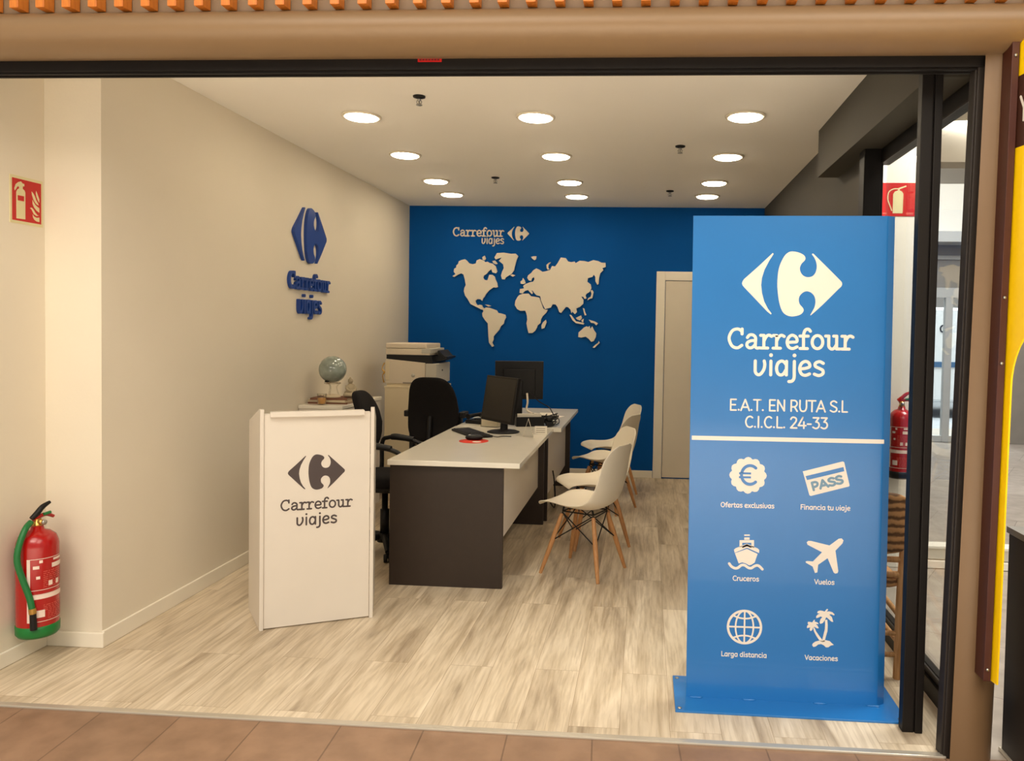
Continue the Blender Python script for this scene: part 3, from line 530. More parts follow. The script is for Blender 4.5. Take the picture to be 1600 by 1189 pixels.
# curved tan fascia over the shopfront
prof = [(2.86, 2.49), (2.80, 2.478)]
for i in range(0, 25):
    a = R(-90 + 165 * i / 24)
    prof.append((2.74 - 0.12 * math.cos(a), 2.542 + 0.077 * math.sin(a)))
prof += [(2.74, 2.63), (2.86, 2.63)]
mb = MB(); n = len(prof)
vs = [(x, y, z) for x in (-3.6, 3.2) for y, z in prof]
mb.add(vs, [(i, i + 1, n + i + 1, n + i) for i in range(n - 1)], True)
mb.add(vs, [tuple(reversed(range(n))), tuple(range(n, 2 * n))])
o = mb.build('trim_3', TAN, kind='structure')
sbox('wall_fascia', (-3.6, 2.685, 2.60), (3.2, 2.72, 3.4), BACKPANEL)
# upright timber battens above the fascia
bat = tag(MB().box((-0.0165, -0.045, 0), (0.0165, 0.005, 0.62)).build('timber_batten', BATTEN, bevel=0.0015), 'upright orange timber batten in the row above the tan fascia', 'batten', 'timber battens above the fascia')
for i in range(44):
    o = bat if i == 0 else bat.copy()
    if i: COL.objects.link(o)
    o.location = (-2.56 + 0.0976 * i, 2.678, 2.611)
# grey boxed-in soffit and black glazed side partition
sbox('trim_4', (1.042, 3.005, 2.473), (1.30, 4.90, ZC), GREY_WALL)
sbox('wall_transom', (1.205, 2.9, 2.473), (1.33, 4.24, ZC), GREY_WALL)
w = structure('window_1', (1.205, 0, 0))
mb = MB()
mb.box((0, 2.88, 2.40), (0.06, 4.20, 2.473)); mb.box((0, 2.88, 0), (0.06, 4.20, 0.075)); mb.box((0.012, 2.9, 0.075), (0.045, 4.14, 0.115))
mb.box((0, 4.14, 0), (0.012, 4.24, 2.473)); mb.build('frame', BLACK, w, bevel=0.003)
MB().box((-0.002, 2.9, 2.395), (0.006, 4.14, 2.403)).box((-0.002, 2.9, 0.108), (0.006, 4.14, 0.118)).build('glazing_bead', DARKFR, w)
MB().box((0.026, 2.9, 0.10), (0.032, 4.14, 2.41)).build('pane', GLASS, w)
sbox('trim_5', (1.118, 4.14, 0), (1.207, 4.236, 2.473), BLACK, 0.004)
# leading stile of the folded-back glass door
MB().box((1.000, 2.955, 0.0), (1.042, 3.0, 2.74)).box((1.045, 2.95, 0.0), (1.074, 3.0, 2.74)).box((1.040, 2.96, 0.0), (1.047, 2.99, 2.74)).build('trim_6', BLACK, bevel=0.003, kind='structure')
LEAN = Matrix.Translation((1.12, 2.8, 1.3)) @ Matrix.Rotation(R(0.95), 4, 'Y') @ Matrix.Translation((-1.12, -2.8, -1.3))   # the jamb and column stand slightly out of plumb
mb = MB(); mb.T = LEAN; mb.box((1.106, 2.80, -0.01), (1.12, 2.85, 2.487)).box((1.112, 2.79, -0.01), (1.140, 2.85, 2.487)); mb.build('trim_7', DARKFR, bevel=0.003, kind='structure')
# tan rounded column
mb = MB(); mb.T = LEAN
cp = [(1.180 + 0.118 * math.cos(R(t)), 2.872 + 0.132 * math.sin(R(t))) for t in range(0, 360, 8)]
mb.prism([p for p in cp if p[0] > 1.120 and p[1] < 2.853], -0.01, 2.56)
o = mb.build('wall_column', COLUMN, kind='structure')
for p in o.data.polygons: p.use_smooth = abs(p.normal.z) < 0.5
md = o.modifiers.new('e', 'EDGE_SPLIT'); md.split_angle = R(35)
# back door
d = structure('door_1', (0.098, YB, 0))
mb = MB(); mb.box((0, -0.022, 0), (0.09, 0.0, 2.112)); mb.box((0.98, -0.022, 0), (1.06, 0, 2.112)); mb.box((0.09, -0.022, 2.022), (0.98, 0, 2.112)); mb.build('frame', BASE, d, bevel=0.004)
MB().box((0.094, -0.010, 0.012), (0.976, 0.0, 2.018)).build('leaf', DOOR_W, d, bevel=0.003)
mb = MB(); mb.lathe([(0.022, 0), (0.022, 0.008), (0.01, 0.012), (0.01, 0.045)], 16); mb.T = Matrix.Identity(4)
mb2 = MB(); mb2.T = frame((0.9, -0.010, 1.02), (1, 0, 0), (0, 0, 1)); mb2.lathe([(0.024, 0), (0.024, 0.008), (0.009, 0.010), (0.009, 0.045)], 16); mb2.tube([(0, 0, 0.042), (-0.11, 0, 0.044)], 0.009)
mb2.build('handle', STEEL, d)

# the mall corridor behind the glazed side
sbox('wall_corridor', (1.30, 5.10, 0), (1.79, 5.25, 4.4), CORR_W)
MB().box((1.79, 5.10, 0), (4.2, 5.2, 0.05)).box((1.79, 5.12, 0.055), (4.2, 5.18, 0.13)).box((1.79, 5.09, 0.13), (4.2, 5.2, 0.15)).build('trim_8', CORR_W, bevel=0.004, kind='structure')
mb = MB(); mb.box((1.30, 11.30, 0), (3.90, 11.45, 4.4)); mb.box((4.75, 11.30, 0), (9, 11.45, 4.4)); mb.box((3.90, 11.30, 2.66), (4.75, 11.45, 4.4))
mb.build('wall_exit', CORR_G, kind='structure')
MB().box((1.30, 11.05, 2.95), (9, 11.30, 3.62)).build('trim_9', CORR_W, bevel=0.01, kind='structure')
MB().box((1.30, 10.9, 2.80), (9, 11.30, 2.95)).build('trim_10', DOORFR, bevel=0.01, kind='structure')
sbox('ceiling_corridor', (1.30, 5.25, 4.4), (9, 11.45, 4.5), CORR_B)
sbox('trim_11', (1.79, 8.0, 3.25), (9, 8.3, 4.4), CORR_B)
d = structure('door_2', (3.9, 11.34, 0))
mb = MB(); mb.box((0.0, -0.03, 0), (0.10, 0.05, 2.66)); mb.box((0.78, -0.03, 0), (0.85, 0.05, 2.66)); mb.box((0.10, -0.03, 2.06), (0.78, 0.05, 2.20)); mb.box((0.345, -0.04, 0), (0.445, 0.05, 2.06)); mb.box((0.1, -0.03, 0), (0.78, 0.05, 0.09)); mb.box((0.1, -0.03, 2.60), (0.78, 0.05, 2.66))
mb.build('frame', DOORFR, d, bevel=0.005)
MB().box((0.10, 0.005, 0.09), (0.345, 0.015, 2.06)).box((0.445, 0.005, 0.09), (0.78, 0.015, 2.06)).build('pane', GLASSD, d)
MB().box((0.10, 0.0, 2.20), (0.78, 0.02, 2.60)).build('transom_panel', CORR_G, d)
sbox('ground_street', (-2, 11.45, -0.05), (14, 24, -0.01), ASPH)

# ================================================================== CEILING FITTINGS
rows = {'beside the white wall': [(-1.725, 4.559), (-1.777, 5.564), (-1.82, 6.546), (-1.846, 7.194)],
        'along the middle': [(-0.676, 4.575), (-0.673, 5.591), (-0.672, 6.572), (-0.673, 7.254)],
        'beside the grey wall': [(0.551, 4.565), (0.557, 5.596), (0.547, 6.567), (0.539, 7.21)]}
order = ['first from the entrance', 'second from the entrance', 'third from the entrance', 'last before the blue wall']
lamp = None
for rn, pts in rows.items():
    for k, (x, y) in enumerate(pts):
        lb = 'round ceiling downlight, %s in the row %s' % (order[k], rn)
        if lamp is None:
            lamp = thing('ceiling_downlight', lb, 'ceiling light', (x, y, ZC), 0, 'round ceiling downlights')
            MB().lathe([(0.097, -0.001), (0.116, -0.001), (0.116, -0.006), (0.112, -0.010), (0.099, -0.012), (0.097, -0.004), (0.097, -0.001)], 40).build('rim', LRIM, lamp)
            MB().lathe([(0.0001, -0.020), (0.080, -0.019), (0.093, -0.015), (0.0965, -0.008), (0.0965, -0.003)], 40).build('diffuser', EMIT, lamp)
        else: copy_tree(lamp, (x, y, ZC), 0, lb)
spr = None
for (x, y), lb in (((-1.258, 4.172), 'pendant sprinkler head in front of the downlights, closest to the entrance'), ((0.207, 5.295), 'pendant sprinkler head on the grey wall side, between first and second downlights'),
                   ((-1.275, 6.395), 'pendant sprinkler head on the white wall side, between second and third downlights'), ((0.19, 6.962), 'pendant sprinkler head on the grey wall side, close to the blue wall')):
    if spr is None:
        spr = thing('sprinkler_head', lb, 'sprinkler', (x, y, ZC), 0, 'ceiling sprinklers')
        MB().lathe([(0.0, -0.001), (0.034, -0.001), (0.033, -0.008), (0.014, -0.014), (0.0, -0.014)], 24).build('escutcheon', PLASTIC, spr)
        mb = MB(); mb.lathe([(0.0, -0.012), (0.009, -0.012), (0.009, -0.026), (0.004, -0.028), (0.004, -0.045), (0.0, -0.046)], 14)
        for s in (-1, 1): mb.tube([(s * 0.009, 0, -0.022), (s * 0.014, 0, -0.034), (s * 0.004, 0, -0.047)], 0.0022, 6)
        mb.build('frame_body', STEEL, spr)
        MB().lathe([(0.0, -0.046), (0.017, -0.047), (0.017, -0.050), (0.0, -0.050)], 20).build('deflector', STEEL, spr)
    else: copy_tree(spr, (x, y, ZC), 0, lb)

# ================================================================== WALL LETTERING AND MAP
t = thing('wall_logo', 'raised blue logo of arrowed letter C and two words on white wall', 'wall sign', (XL, 5.5, 1.55))
mb = MB(); mb.T = frame((0, -5.5, -1.55), (0, 1, 0), (0, 0, 1)); emblem(mb, 5.5, 2.152, 0.545, 0.022, 0.0, 1.12); mb.build('emblem', LET_BLUE, t)
mb = MB(); mb.T = frame((0, -5.5, -1.55), (0, 1, 0), (0, 0, 1)); lettering(mb, 'Carrefour', SLAB, 5.165, 5.842, 1.757, 0.084, 0.21, 0.022); mb.build('lettering', LET_BLUE, t)
mb = MB(); mb.T = frame((0, -5.5, -1.55), (0, 1, 0), (0, 0, 1)); lettering(mb, 'viajes', SANS, 5.311, 5.69, 1.588, 0.094, 0.21, 0.022); mb.build('lettering', LET_BLUE, t)
t = thing('wall_logo', 'raised white two-word logo with small arrowed emblem on the blue wall above map', 'wall sign', (-1.6, YB, 2.37))
def TB(): m_ = MB(); m_.T = frame((1.6, 0, -2.37), (1, 0, 0), (0, 0, 1)); return m_
mb = TB(); emblem(mb, -1.3275, 2.482, 0.222, 0.012); mb.build('emblem', MAP_W, t)
mb = TB(); lettering(mb, 'Carrefour', SLAB, -2.01, -1.479, 2.450, 0.064, 0.19, 0.012); mb.build('lettering', MAP_W, t)
mb = TB(); lettering(mb, 'viajes', SANS, -1.707, -1.477, 2.374, 0.057, 0.185, 0.012); mb.build('lettering', MAP_W, t)
t = thing('world_map', 'raised white world map cut out in pieces on the blue wall', 'wall map', (-1.2, YB, 1.3))
for P in D['map']:
    mb = MB(); mb.T = frame((1.2, 0, -1.3), (1, 0, 0), (0, 0, 1)); mb.prism(P, 0.008, 0.026); mb.build('landmass', MAP_W, t)

# ================================================================== FIRE SAFETY
t = thing('fire_extinguisher_sign', 'red fire extinguisher sign with white border and flames on wall by entrance', 'sign', (XA, 3.246, 2.024))
def TS(): m_ = MB(); m_.T = frame((0, 0, 0), (0, 1, 0), (0, 0, 1)); return m_
W_, H_ = 0.182, 0.207
mb = TS(); mb.box((-W_ / 2, -H_ / 2, 0), (W_ / 2, H_ / 2, 0.0025)); mb.build('backing', SIGN_C, t)
rw, rh = 0.160, 0.182
mb = TS(); mb.box((-rw / 2, -rh / 2, 0.0025), (rw / 2, rh / 2, 0.0032)); mb.build('red_field', SIGN_R, t)
q = lambda P: [((s - 0.5) * rw, (v - 0.5) * rh) for s, v in P]
mb = TS(); mb.prism(q(D['sgn_body']), 0.0032, 0.0038)
for P in D['sgn_fl']: mb.prism(q(P), 0.0032, 0.0038)
mb.build('pictogram', SIGN_C, t)
mb = TS(); mb.prism(q(D['sgn_red']), 0.0038, 0.0042); mb.build('pictogram_band', SIGN_R, t)

def cyl_patch(mb, r, a0, a1, z0, z1, n=14, th=0.0004):
    G = [[(rr * math.cos(R(a0 + (a1 - a0) * i / n)), rr * math.sin(R(a0 + (a1 - a0) * i / n)), z) for i in range(n + 1)] for rr, z in ((r, z0), (r, z1))]
    return mb.grid(G, True)
def extinguisher(name, label, loc, rz, r, h, skirt_m, skirt_h, hose=True, lever_m=PLASTIC):
    """local: +x faces the label, z=0 base of the cylinder"""
    t = thing(name, label, 'fire extinguisher', loc, rz)
    sh = 0.8 * h
    MB().lathe([(0.0, 0.01), (r * 0.96, 0.01), (r, 0.03), (r, sh - 0.03), (r * 0.97, sh - 0.012), (r * 0.86, sh + 0.012), (r * 0.6, sh + 0.03), (r * 0.33, sh + 0.038), (r * 0.28, sh + 0.055), (0.0, sh + 0.056)], 40).build('cylinder', RED, t)
    MB().lathe([(0.0, 0.0), (r * 0.92, 0.0), (r * 1.02, 0.012), (r * 1.03, skirt_h), (r * 1.0, skirt_h + 0.002)], 40).build('skirt', skirt_m, t)
    zt = sh + 0.055
    mb = MB(); mb.lathe([(0.018, zt - 0.004), (0.02, zt + 0.006), (0.015, zt + 0.01), (0.015, zt + 0.03), (0.0, zt + 0.032)], 18)
    mb.T = frame((0, 0, zt + 0.018), (0, 1, 0), (0, 0, 1)); mb.lathe([(0.0, -0.01), (0.01, -0.01), (0.01, 0.034), (0.0, 0.034)], 14); mb.T = Matrix.Identity(4)
    mb.build('valve', BRASS, t)
    mb = MB(); mb.T = frame((0.036, 0.0, zt + 0.018), (0, 1, 0), (0, 0, 1)); mb.lathe([(0.0, 0.0), (0.011, 0.0), (0.011, 0.008), (0.0, 0.009)], 16); mb.build('gauge', STEEL, t)
    # carry handle and squeeze lever, running along local y
    mb = MB(); mb.tube([(0.0, -0.025, zt + 0.035), (0, 0.0, zt + 0.055), (0, 0.025, zt + 0.078), (0, 0.058, zt + 0.092)], [0.011, 0.012, 0.011, 0.007], 10); mb.build('squeeze_lever', lever_m, t)
    mb = MB(); mb.tube([(0.0, -0.02, zt + 0.03), (0, 0.035, zt + 0.042), (0, 0.075, zt + 0.025)], [0.009, 0.009, 0.007], 10); mb.build('carry_handle', RED, t)
    mb = MB(); mb.tube([(0.012, 0.02, zt + 0.046), (0.014, 0.05, zt + 0.05)], 0.007, 8); mb.build('safety_pin', GREEN, t)
    # labels
    for z0, z1, big in ((0.40 * h, 0.66 * h, 1), (0.14 * h, 0.37 * h, 0)):
        mb = MB(); cyl_patch(mb, r + 0.0012, -66, -57, z0, z1); cyl_patch(mb, r + 0.0012, -57, 66, z0, z0 + 0.0025); cyl_patch(mb, r + 0.0012, -57, 66, z1 - 0.0025, z1)
        if big:
            cyl_patch(mb, r + 0.0012, -50, -34, z0 + 0.68 * (z1 - z0), z0 + 0.78 * (z1 - z0)); cyl_patch(mb, r + 0.0012, 0, 60, z0 + 0.66 * (z1 - z0), z0 + 0.80 * (z1 - z0))
            cyl_patch(mb, r + 0.0012, -34, -25, z0 + 0.86 * (z1 - z0), z0 + 0.95 * (z1 - z0))
            cyl_patch(mb, r + 0.0012, 5, 40, z0 + 0.88 * (z1 - z0), z0 + 0.95 * (z1 - z0))
            for a in (-10, 14): cyl_patch(mb, r + 0.0012, a, a + 12, z0 + 0.11 * (z1 - z0), z0 + 0.26 * (z1 - z0))
            cyl_patch(mb, r + 0.0012, -42, -32, z0 + 0.36 * (z1 - z0), z0 + 0.45 * (z1 - z0))
        else:
            cyl_patch(mb, r + 0.0012, -57, 66, z0 + 0.82 * (z1 - z0), z1)
            for a in (-44,): cyl_patch(mb, r + 0.0012, a, a + 24, z0 + 0.16 * (z1 - z0), z0 + 0.42 * (z1 - z0))
        mb.build('label', LABELW, t)
        mb = MB()
        rnd = random.Random(5)
        nl = 9
        for k in range(nl):
            z = z0 + (0.08 + 0.55 * k / nl) * (z1 - z0)
            a = -12 if k < 5 and not big else -24
            while a < 58:
                ln = rnd.uniform(4, 13); cyl_patch(mb, r + 0.001, a, min(a + ln, 60), z, z + 0.0028, 4); a += ln + 3
        mb.build('fine_print', LABELR, t)
    if hose:
        zt2 = zt + 0.02
        mb = MB(); mb.tube([(0.0, -0.03, zt2), (0.015, -0.066, zt2 - 0.02), (0.02, -0.098, zt2 - 0.085), (0.02, -0.105, zt2 - 0.15), (0.03, -0.09, zt2 - 0.23), (0.05, -0.076, zt2 - 0.31), (0.06, -0.072, zt2 - 0.365)], 0.0125, 12)
        ho = mb.build('hose', GREEN, t)
        MB().tube([(0.06, -0.072, zt2 - 0.357), (0.062, -0.071, zt2 - 0.38)], 0.0145, 12, smooth=False).build('hose_ferrule', BRASS, ho)
        MB().tube([(0.062, -0.071, zt2 - 0.375), (0.065, -0.07, zt2 - 0.45)], [0.0125, 0.0135], 12, smooth=False).build('hose_nozzle', PLASTIC, ho)
    return t
extinguisher('fire_extinguisher', 'red fire extinguisher with green base and green hose on wall by entrance', (-2.645, 3.185, 0.122), R(-12), 0.0805, 0.53, GREENP, 0.05)
E_ = extinguisher('fire_extinguisher', 'red fire extinguisher with black base hung on white corridor wall behind glass', (1.632, 5.1 - 0.083, 0.60), R(-100), 0.074, 0.50, PLASTIC, 0.045, False, RED)
for o, x in ((None, 0),): pass
MB().box((-2.74, 3.17, 0.47), (-2.722, 3.20, 0.50)).build('trim_12', PLASTIC, kind='structure')
t = thing('fire_extinguisher_sign', 'red square sign with pale extinguisher pictogram on corridor wall behind glass', 'sign', (1.597, 5.10, 2.375))
def TC(): m_ = MB(); m_.T = frame((0, 0, 0), (1, 0, 0), (0, 0, 1)); return m_
mb = TC(); mb.box((-0.106, -0.106, 0), (0.106, 0.106, 0.003)); mb.build('backing', SIGN_R, t)
mb = TC(); mb.prism([(-0.034, -0.088), (0.028, -0.088), (0.030, 0.035), (0.022, 0.05), (0.006, 0.058), (0.006, 0.066), (0.048, 0.082), (0.046, 0.09), (0.0, 0.074), (-0.006, 0.058), (-0.022, 0.052), (-0.034, 0.035)], 0.003, 0.0036)
mb.stroke([(0.0, 0.068), (-0.035, 0.066), (-0.062, 0.045), (-0.066, 0.0), (-0.052, -0.04), (-0.04, -0.07)], 0.007, 0.003, 0.0036)
mb.build('pictogram', SIGN_C, t)
mb = TC(); mb.box((0.05, -0.096, 0.003), (0.094, -0.082, 0.0034)); mb.box((-0.098, -0.094, 0.003), (-0.07, -0.084, 0.0034)); mb.build('fine_print', LABELR, t)

# ================================================================== LECTERN
lc = thing('lectern', 'white laminate lectern with brown logo beside the desk', 'lectern', (-1.854, 3.606, 0), R(26.9))
side = [(0.0, 0.0), (0.36, 0.0), (0.36, 1.0), (0.035, 1.087), (0.0, 1.087)]
for x, kx in ((0.0, -0.055), (0.519, 0.055)):
    mb = MB(); mb.T = frame((x, 0, 0), (kx, 0.36, 0), (0, 0, 1)); mb.prism(side, 0, 0.018); mb.build('side_panel', WHITE_L, lc, bevel=0.002)
MB().box((0.018, 0.012, 0.006), (0.519, 0.030, 1.062)).build('front_panel', WHITE_L, lc, bevel=0.001)
mb = MB(); mb.T = frame((0.018, 0.03, 1.066), (1, 0, 0), (0, 0.33, -0.088)); mb.box((0, 0, -0.016), (0.501, 0.335, 0)); mb.build('desk_top', WHITE_L, lc, bevel=0.0015)
MB().box((0.045, -0.020, 1.050), (0.487, 0.030, 1.076)).build('front_lip', WHITE_L, lc, bevel=0.002)
MB().box((0.018, 0.02, 0.42), (0.519, 0.34, 0.438)).build('shelf', WHITE_L, lc, bevel=0.001)
def TL(): m_ = MB(); m_.T = frame((0, 0.012, 0), (1, 0, 0), (0, 0, 1)); return m_
mb = TL(); emblem(mb, 0.261, 0.768, 0.269, 0.0012); mb.build('emblem', PRINT_D, lc, label='dark brown emblem')
mb = TL(); lettering(mb, 'Carrefour', SLAB, 0.093, 0.4316, 0.5835, 0.0385, 0.20, 0.0012); mb.build('lettering', PRINT_D, lc, label='dark brown upper word')
mb = TL(); lettering(mb, 'viajes', SANS, 0.167, 0.358, 0.505, 0.041, 0.20, 0.0012); mb.build('lettering', PRINT_D, lc, label='dark brown lower word')

# ================================================================== BLUE SIGN BOARD
bd = thing('display_board', 'tall blue metal display board with white logo and travel icons', 'display board', (0.595, 3.14, 0))
base = [(-0.448, -0.122), (0.45, -0.125), (0.45, 0.19), (-0.448, 0.19)]
mb = MB(); mb.prism(base, 0.0, 0.008); bp = mb.build('base_plate', BOARD, bd, bevel=0.002)
for x, y in ((-0.43, -0.10), (0.425, -0.10), (-0.43, 0.165), (0.425, 0.165)):
    MB().lathe([(0.0, 0.008), (0.009, 0.008), (0.009, 0.0095), (0.005, 0.012), (0.0, 0.012)], 14, (x, y, 0)).build('bolt', STEEL, bp)
prof = [(-0.400, 0.0), (0.362, 0.0), (0.367, 0.001), (0.3995, 0.024), (0.3955, 0.0275), (0.365, 0.006), (-0.400, 0.006)]
tilt = R(-0.4)
mb = MB(); mb.T = Matrix.Rotation(tilt, 4, 'Y'); mb.prism(prof, 0.004, 1.972); panel = mb.build('panel', BOARD, bd, bevel=0.0008)
for x in (-0.36, -0.145, 0.14, 0.35): MB().superell((x, -0.003, 0.0095), (0.028, 0.006, 0.003), 0.8, 0.8, 16, 8).build('weld_bead', BOARD, bd)
def TP(): m_ = MB(); m_.T = Matrix.Rotation(tilt, 4, 'Y') @ frame((0, 0, 0), (1, 0, 0), (0, 0, 1)); return m_
tl = math.tan(tilt)
DP = 0.0008
def sx(z): return z * tl          # the print was measured upright: shift it with the tilt
def shp(P):
    return [(x - sx(z), z) for x, z in P]
mb = TP(); c = D['emb_c']; emblem(mb, c[0] - sx(c[1]), c[1], D['emb_w'], DP); mb.build('emblem', PRINT_W, bd)
def words(txt, font, u0, u1, base, xh, w, m=PRINT_W, lift=0.0, nm='lettering'):
    mb = TP(); d_ = sx(base); lettering(mb, txt, font, (u0 - 0.5) * 0.8 - d_, (u1 - 0.5) * 0.8 - d_, base, xh, w, DP, lift); mb.build(nm, m, bd)
words('Carrefour', SLAB, 0.168, 0.786, 1.4405, 0.0585, 0.205)
words('viajes', SANS, 0.301, 0.649, 1.3335, 0.0615, 0.20)
words('E.A.T. EN RUTA S.L', SANS, 0.186, 0.768, 1.190, 0.0335, 0.185)
words('C.I.C.L. 24-33', SANS, 0.265, 0.675, 1.122, 0.0335, 0.185)
mb = TP(); mb.box((-0.400 - sx(1.076), 1.0675, 0), (0.362 - sx(1.076), 1.0845, DP)); mb.build('divider_line', PRINT_W, bd)
for txt, u0, u1, b in (('Ofertas exclusivas', .1535, .4205, .7965), ('Financia tu viaje', .552, .797, .7955), ('Cruceros', .2225, .354, .497), ('Vuelos', .631, .729, .4935), ('Larga distancia', .174, .4025, .1845), ('Vacaciones', .594, .7565, .183)):
    words(txt, SANS, u0, u1, b, 0.0142, 0.23, nm='caption')
# euro badge
cx, cz = -0.171 - sx(0.924), 0.928
mb = TP(); pts = []
for i in range(48):
    a = 2 * math.pi * i / 48; k = abs(math.cos(a * 6)) ; pts.append((cx + (0.0665 + 0.0085 * k) * math.cos(a), cz + (0.0665 + 0.0085 * k) * math.sin(a)))
mb.prism(pts, 0, DP); mb.build('badge_icon', PRINT_W, bd)
mb = TP(); mb.stroke([(cx + 0.008 + 0.034 * math.cos(R(a)), cz + 0.002 + 0.038 * math.sin(R(a))) for a in range(48, 315, 12)], 0.012, DP, 2 * DP, smooth=False)
mb.box((cx - 0.036, cz + 0.004, DP), (cx + 0.012, cz + 0.012, 2 * DP)); mb.box((cx - 0.036, cz - 0.012, DP), (cx + 0.012, cz - 0.004, 2 * DP)); mb.build('euro_mark', BOARD, bd, label='blue euro sign')
# pass card
mb = TP(); mb.prism(shp(D['card']), 0, DP); mb.build('card_icon', PRINT_W, bd)
mb = TP(); mb.prism(shp(D['card_bar']), DP, 2 * DP); mb.build('card_stripe', BOARD, bd, label='blue stripe')
a_, b_, _x = shp(D['card_txt']); dv = Vector((b_[0] - a_[0], b_[1] - a_[1]))
mb = TP(); mb.T = mb.T @ frame((a_[0], a_[1], DP), (dv.x, dv.y, 0), (-dv.y, dv.x, 0)); lettering(mb, 'PASS', SANS, 0, dv.length, 0.0, 0.0235, 0.40, DP); mb.build('card_lettering', mat('card_grey_blue', (112, 146, 170), 0.5), bd)
# ship
mb = TP()
for P in (D['funnel'], D['funnel2'], D['cabin'][0], D['cabin'][1], D['bow'], D['hull']): mb.prism(shp(P), 0, DP)
mb.stroke(shp(D['wave']), 0.0105, 0, DP); mb.build('ship_icon', PRINT_W, bd)
mb = TP(); mb.prism(shp(D['plane']), 0, DP); mb.build('plane_icon', PRINT_W, bd)
cx, cz = (0.2875 - 0.5) * 0.8 - sx(0.3075), 0.3075
mb = TP(); Rg = 0.0665
mb.stroke(EL(cx, cz, Rg, Rg, 48), 0.0095, 0, DP, closed=True, smooth=False); mb.stroke(EL(cx, cz, Rg * 0.54, Rg, 40), 0.0065, 0, DP, closed=True, smooth=False)
mb.stroke([(cx, cz - Rg), (cx, cz + Rg)], 0.0065, 0, DP, smooth=False); mb.stroke([(cx - Rg, cz), (cx + Rg, cz)], 0.0065, 0, DP, smooth=False)
for s in (-1, 1): mb.stroke([(cx - 0.047, cz + s * 0.046), (cx - 0.02, cz + s * 0.037), (cx, cz + s * 0.035), (cx + 0.02, cz + s * 0.037), (cx + 0.047, cz + s * 0.046)], 0.0065, 0, DP)
mb.build('globe_icon', PRINT_W, bd)
mb = TP()
for k in ('palm_big', 'palm_small', 'trunk_big', 'trunk_small', 'island'): mb.prism(shp(D[k]), 0, DP)
mb.build('palm_icon', PRINT_W, bd)

# ================================================================== DESKS
def desk(name, label, x0, x1, y0, y1, px0, px1, my0=0.29):
    t = thing(name, label, 'desk', ((x0 + x1) / 2, (y0 + y1) / 2, 0), 0, 'white topped office desks')
    ox, oy = (x0 + x1) / 2, (y0 + y1) / 2
    f = lambda p: (p[0] - ox, p[1] - oy, p[2])
    MB().box(f((x0, y0, 0.71)), f((x1, y1, 0.74))).build('tabletop', TABLE_W, t, bevel=0.003)
    MB().box(f((px0, y0 + 0.055, 0.0)), f((px1, y0 + 0.085, 0.71))).build('end_panel', DESK_BR, t, bevel=0.0015)
    MB().box(f((px0, y1 - 0.05, 0.0)), f((px1 + 0.04, y1 - 0.02, 0.71))).build('end_panel', DESK_BR, t, bevel=0.0015)
    MB().box(f((px1 - 0.022, y0 + 0.085, my0)), f((px1 - 0.004, y1 - 0.05, 0.71))).build('modesty_panel', WHITE_L, t, bevel=0.0015)
    return t
desk('office_desk', 'white topped desk with dark brown end panel just behind the lectern', -1.462, -0.695, 4.305, 5.90, -1.463, -0.799)
desk('office_desk', 'white topped desk adjoining the first one, closest to the blue wall', -1.455, -0.636, 5.912, 7.40, -1.452, -0.745, 0.2)
TZ = 0.74

def monitor(name, label, loc, w, h, zc, yaw, tilt_, back=False):
    """local: screen faces -y"""
    t = thing(name, label, 'monitor', loc, yaw)
    T = Matrix.Translation((0, 0, zc)) @ Matrix.Rotation(tilt_, 4, 'X')
    mb = MB(); mb.T = T; mb.box((-w / 2, -0.012, -h / 2), (w / 2, 0.014, h / 2)); mb.box((-w * 0.33, 0.014, -h * 0.36), (w * 0.33, 0.036, h * 0.3)); mb.build('housing', PLASTIC, t, bevel=0.004)
    mb = MB(); mb.T = T; mb.box((-w / 2 + 0.014, -0.0132, -h / 2 + 0.02), (w / 2 - 0.014, -0.012, h / 2 - 0.014)); mb.build('screen', SCREEN, t)
    if not back:
        mb = MB(); mb.tube([(0, 0.035, 0.012), (0, 0.04, zc - h * 0.3)], [0.03, 0.022], 14, smooth=False); mb.build('stand', PLASTIC, t)
        MB().lathe([(0.0, 0.0), (0.118, 0.0), (0.12, 0.005), (0.10, 0.012), (0.04, 0.02), (0.0, 0.02)], 36, (0, 0.03, 0)).build('stand_base', PLASTIC, t)
    else:
        mb = MB(); mb.box((-0.026, 0.036, 0.01), (0.026, 0.058, zc)); mb.build('stand', PLASTIC, t, bevel=0.006)
        MB().lathe([(0.0, 0.0), (0.115, 0.0), (0.115, 0.006), (0.09, 0.011), (0.0, 0.012)], 36, (0, 0.02, 0)).build('stand_base', PLASTIC, t)
        mb = MB(); mb.T = T; mb.box((w * 0.02, 0.036, -h * 0.33), (w * 0.14, 0.037, -h * 0.22)); mb.build('rating_label', PAPER, t, label='small white label')
    return t
monitor('computer_monitor', 'black monitor on oval foot, on the desk close to the entrance', (-1.055, 5.59, TZ), 0.445, 0.335, 0.243, math.atan2(-0.31, 0.27), R(-9))
monitor('computer_monitor', 'larger black monitor seen from behind on desk close to blue wall', (-1.03, 6.28, TZ), 0.395, 0.315, 0.342, R(180 + 12), R(-4), True)

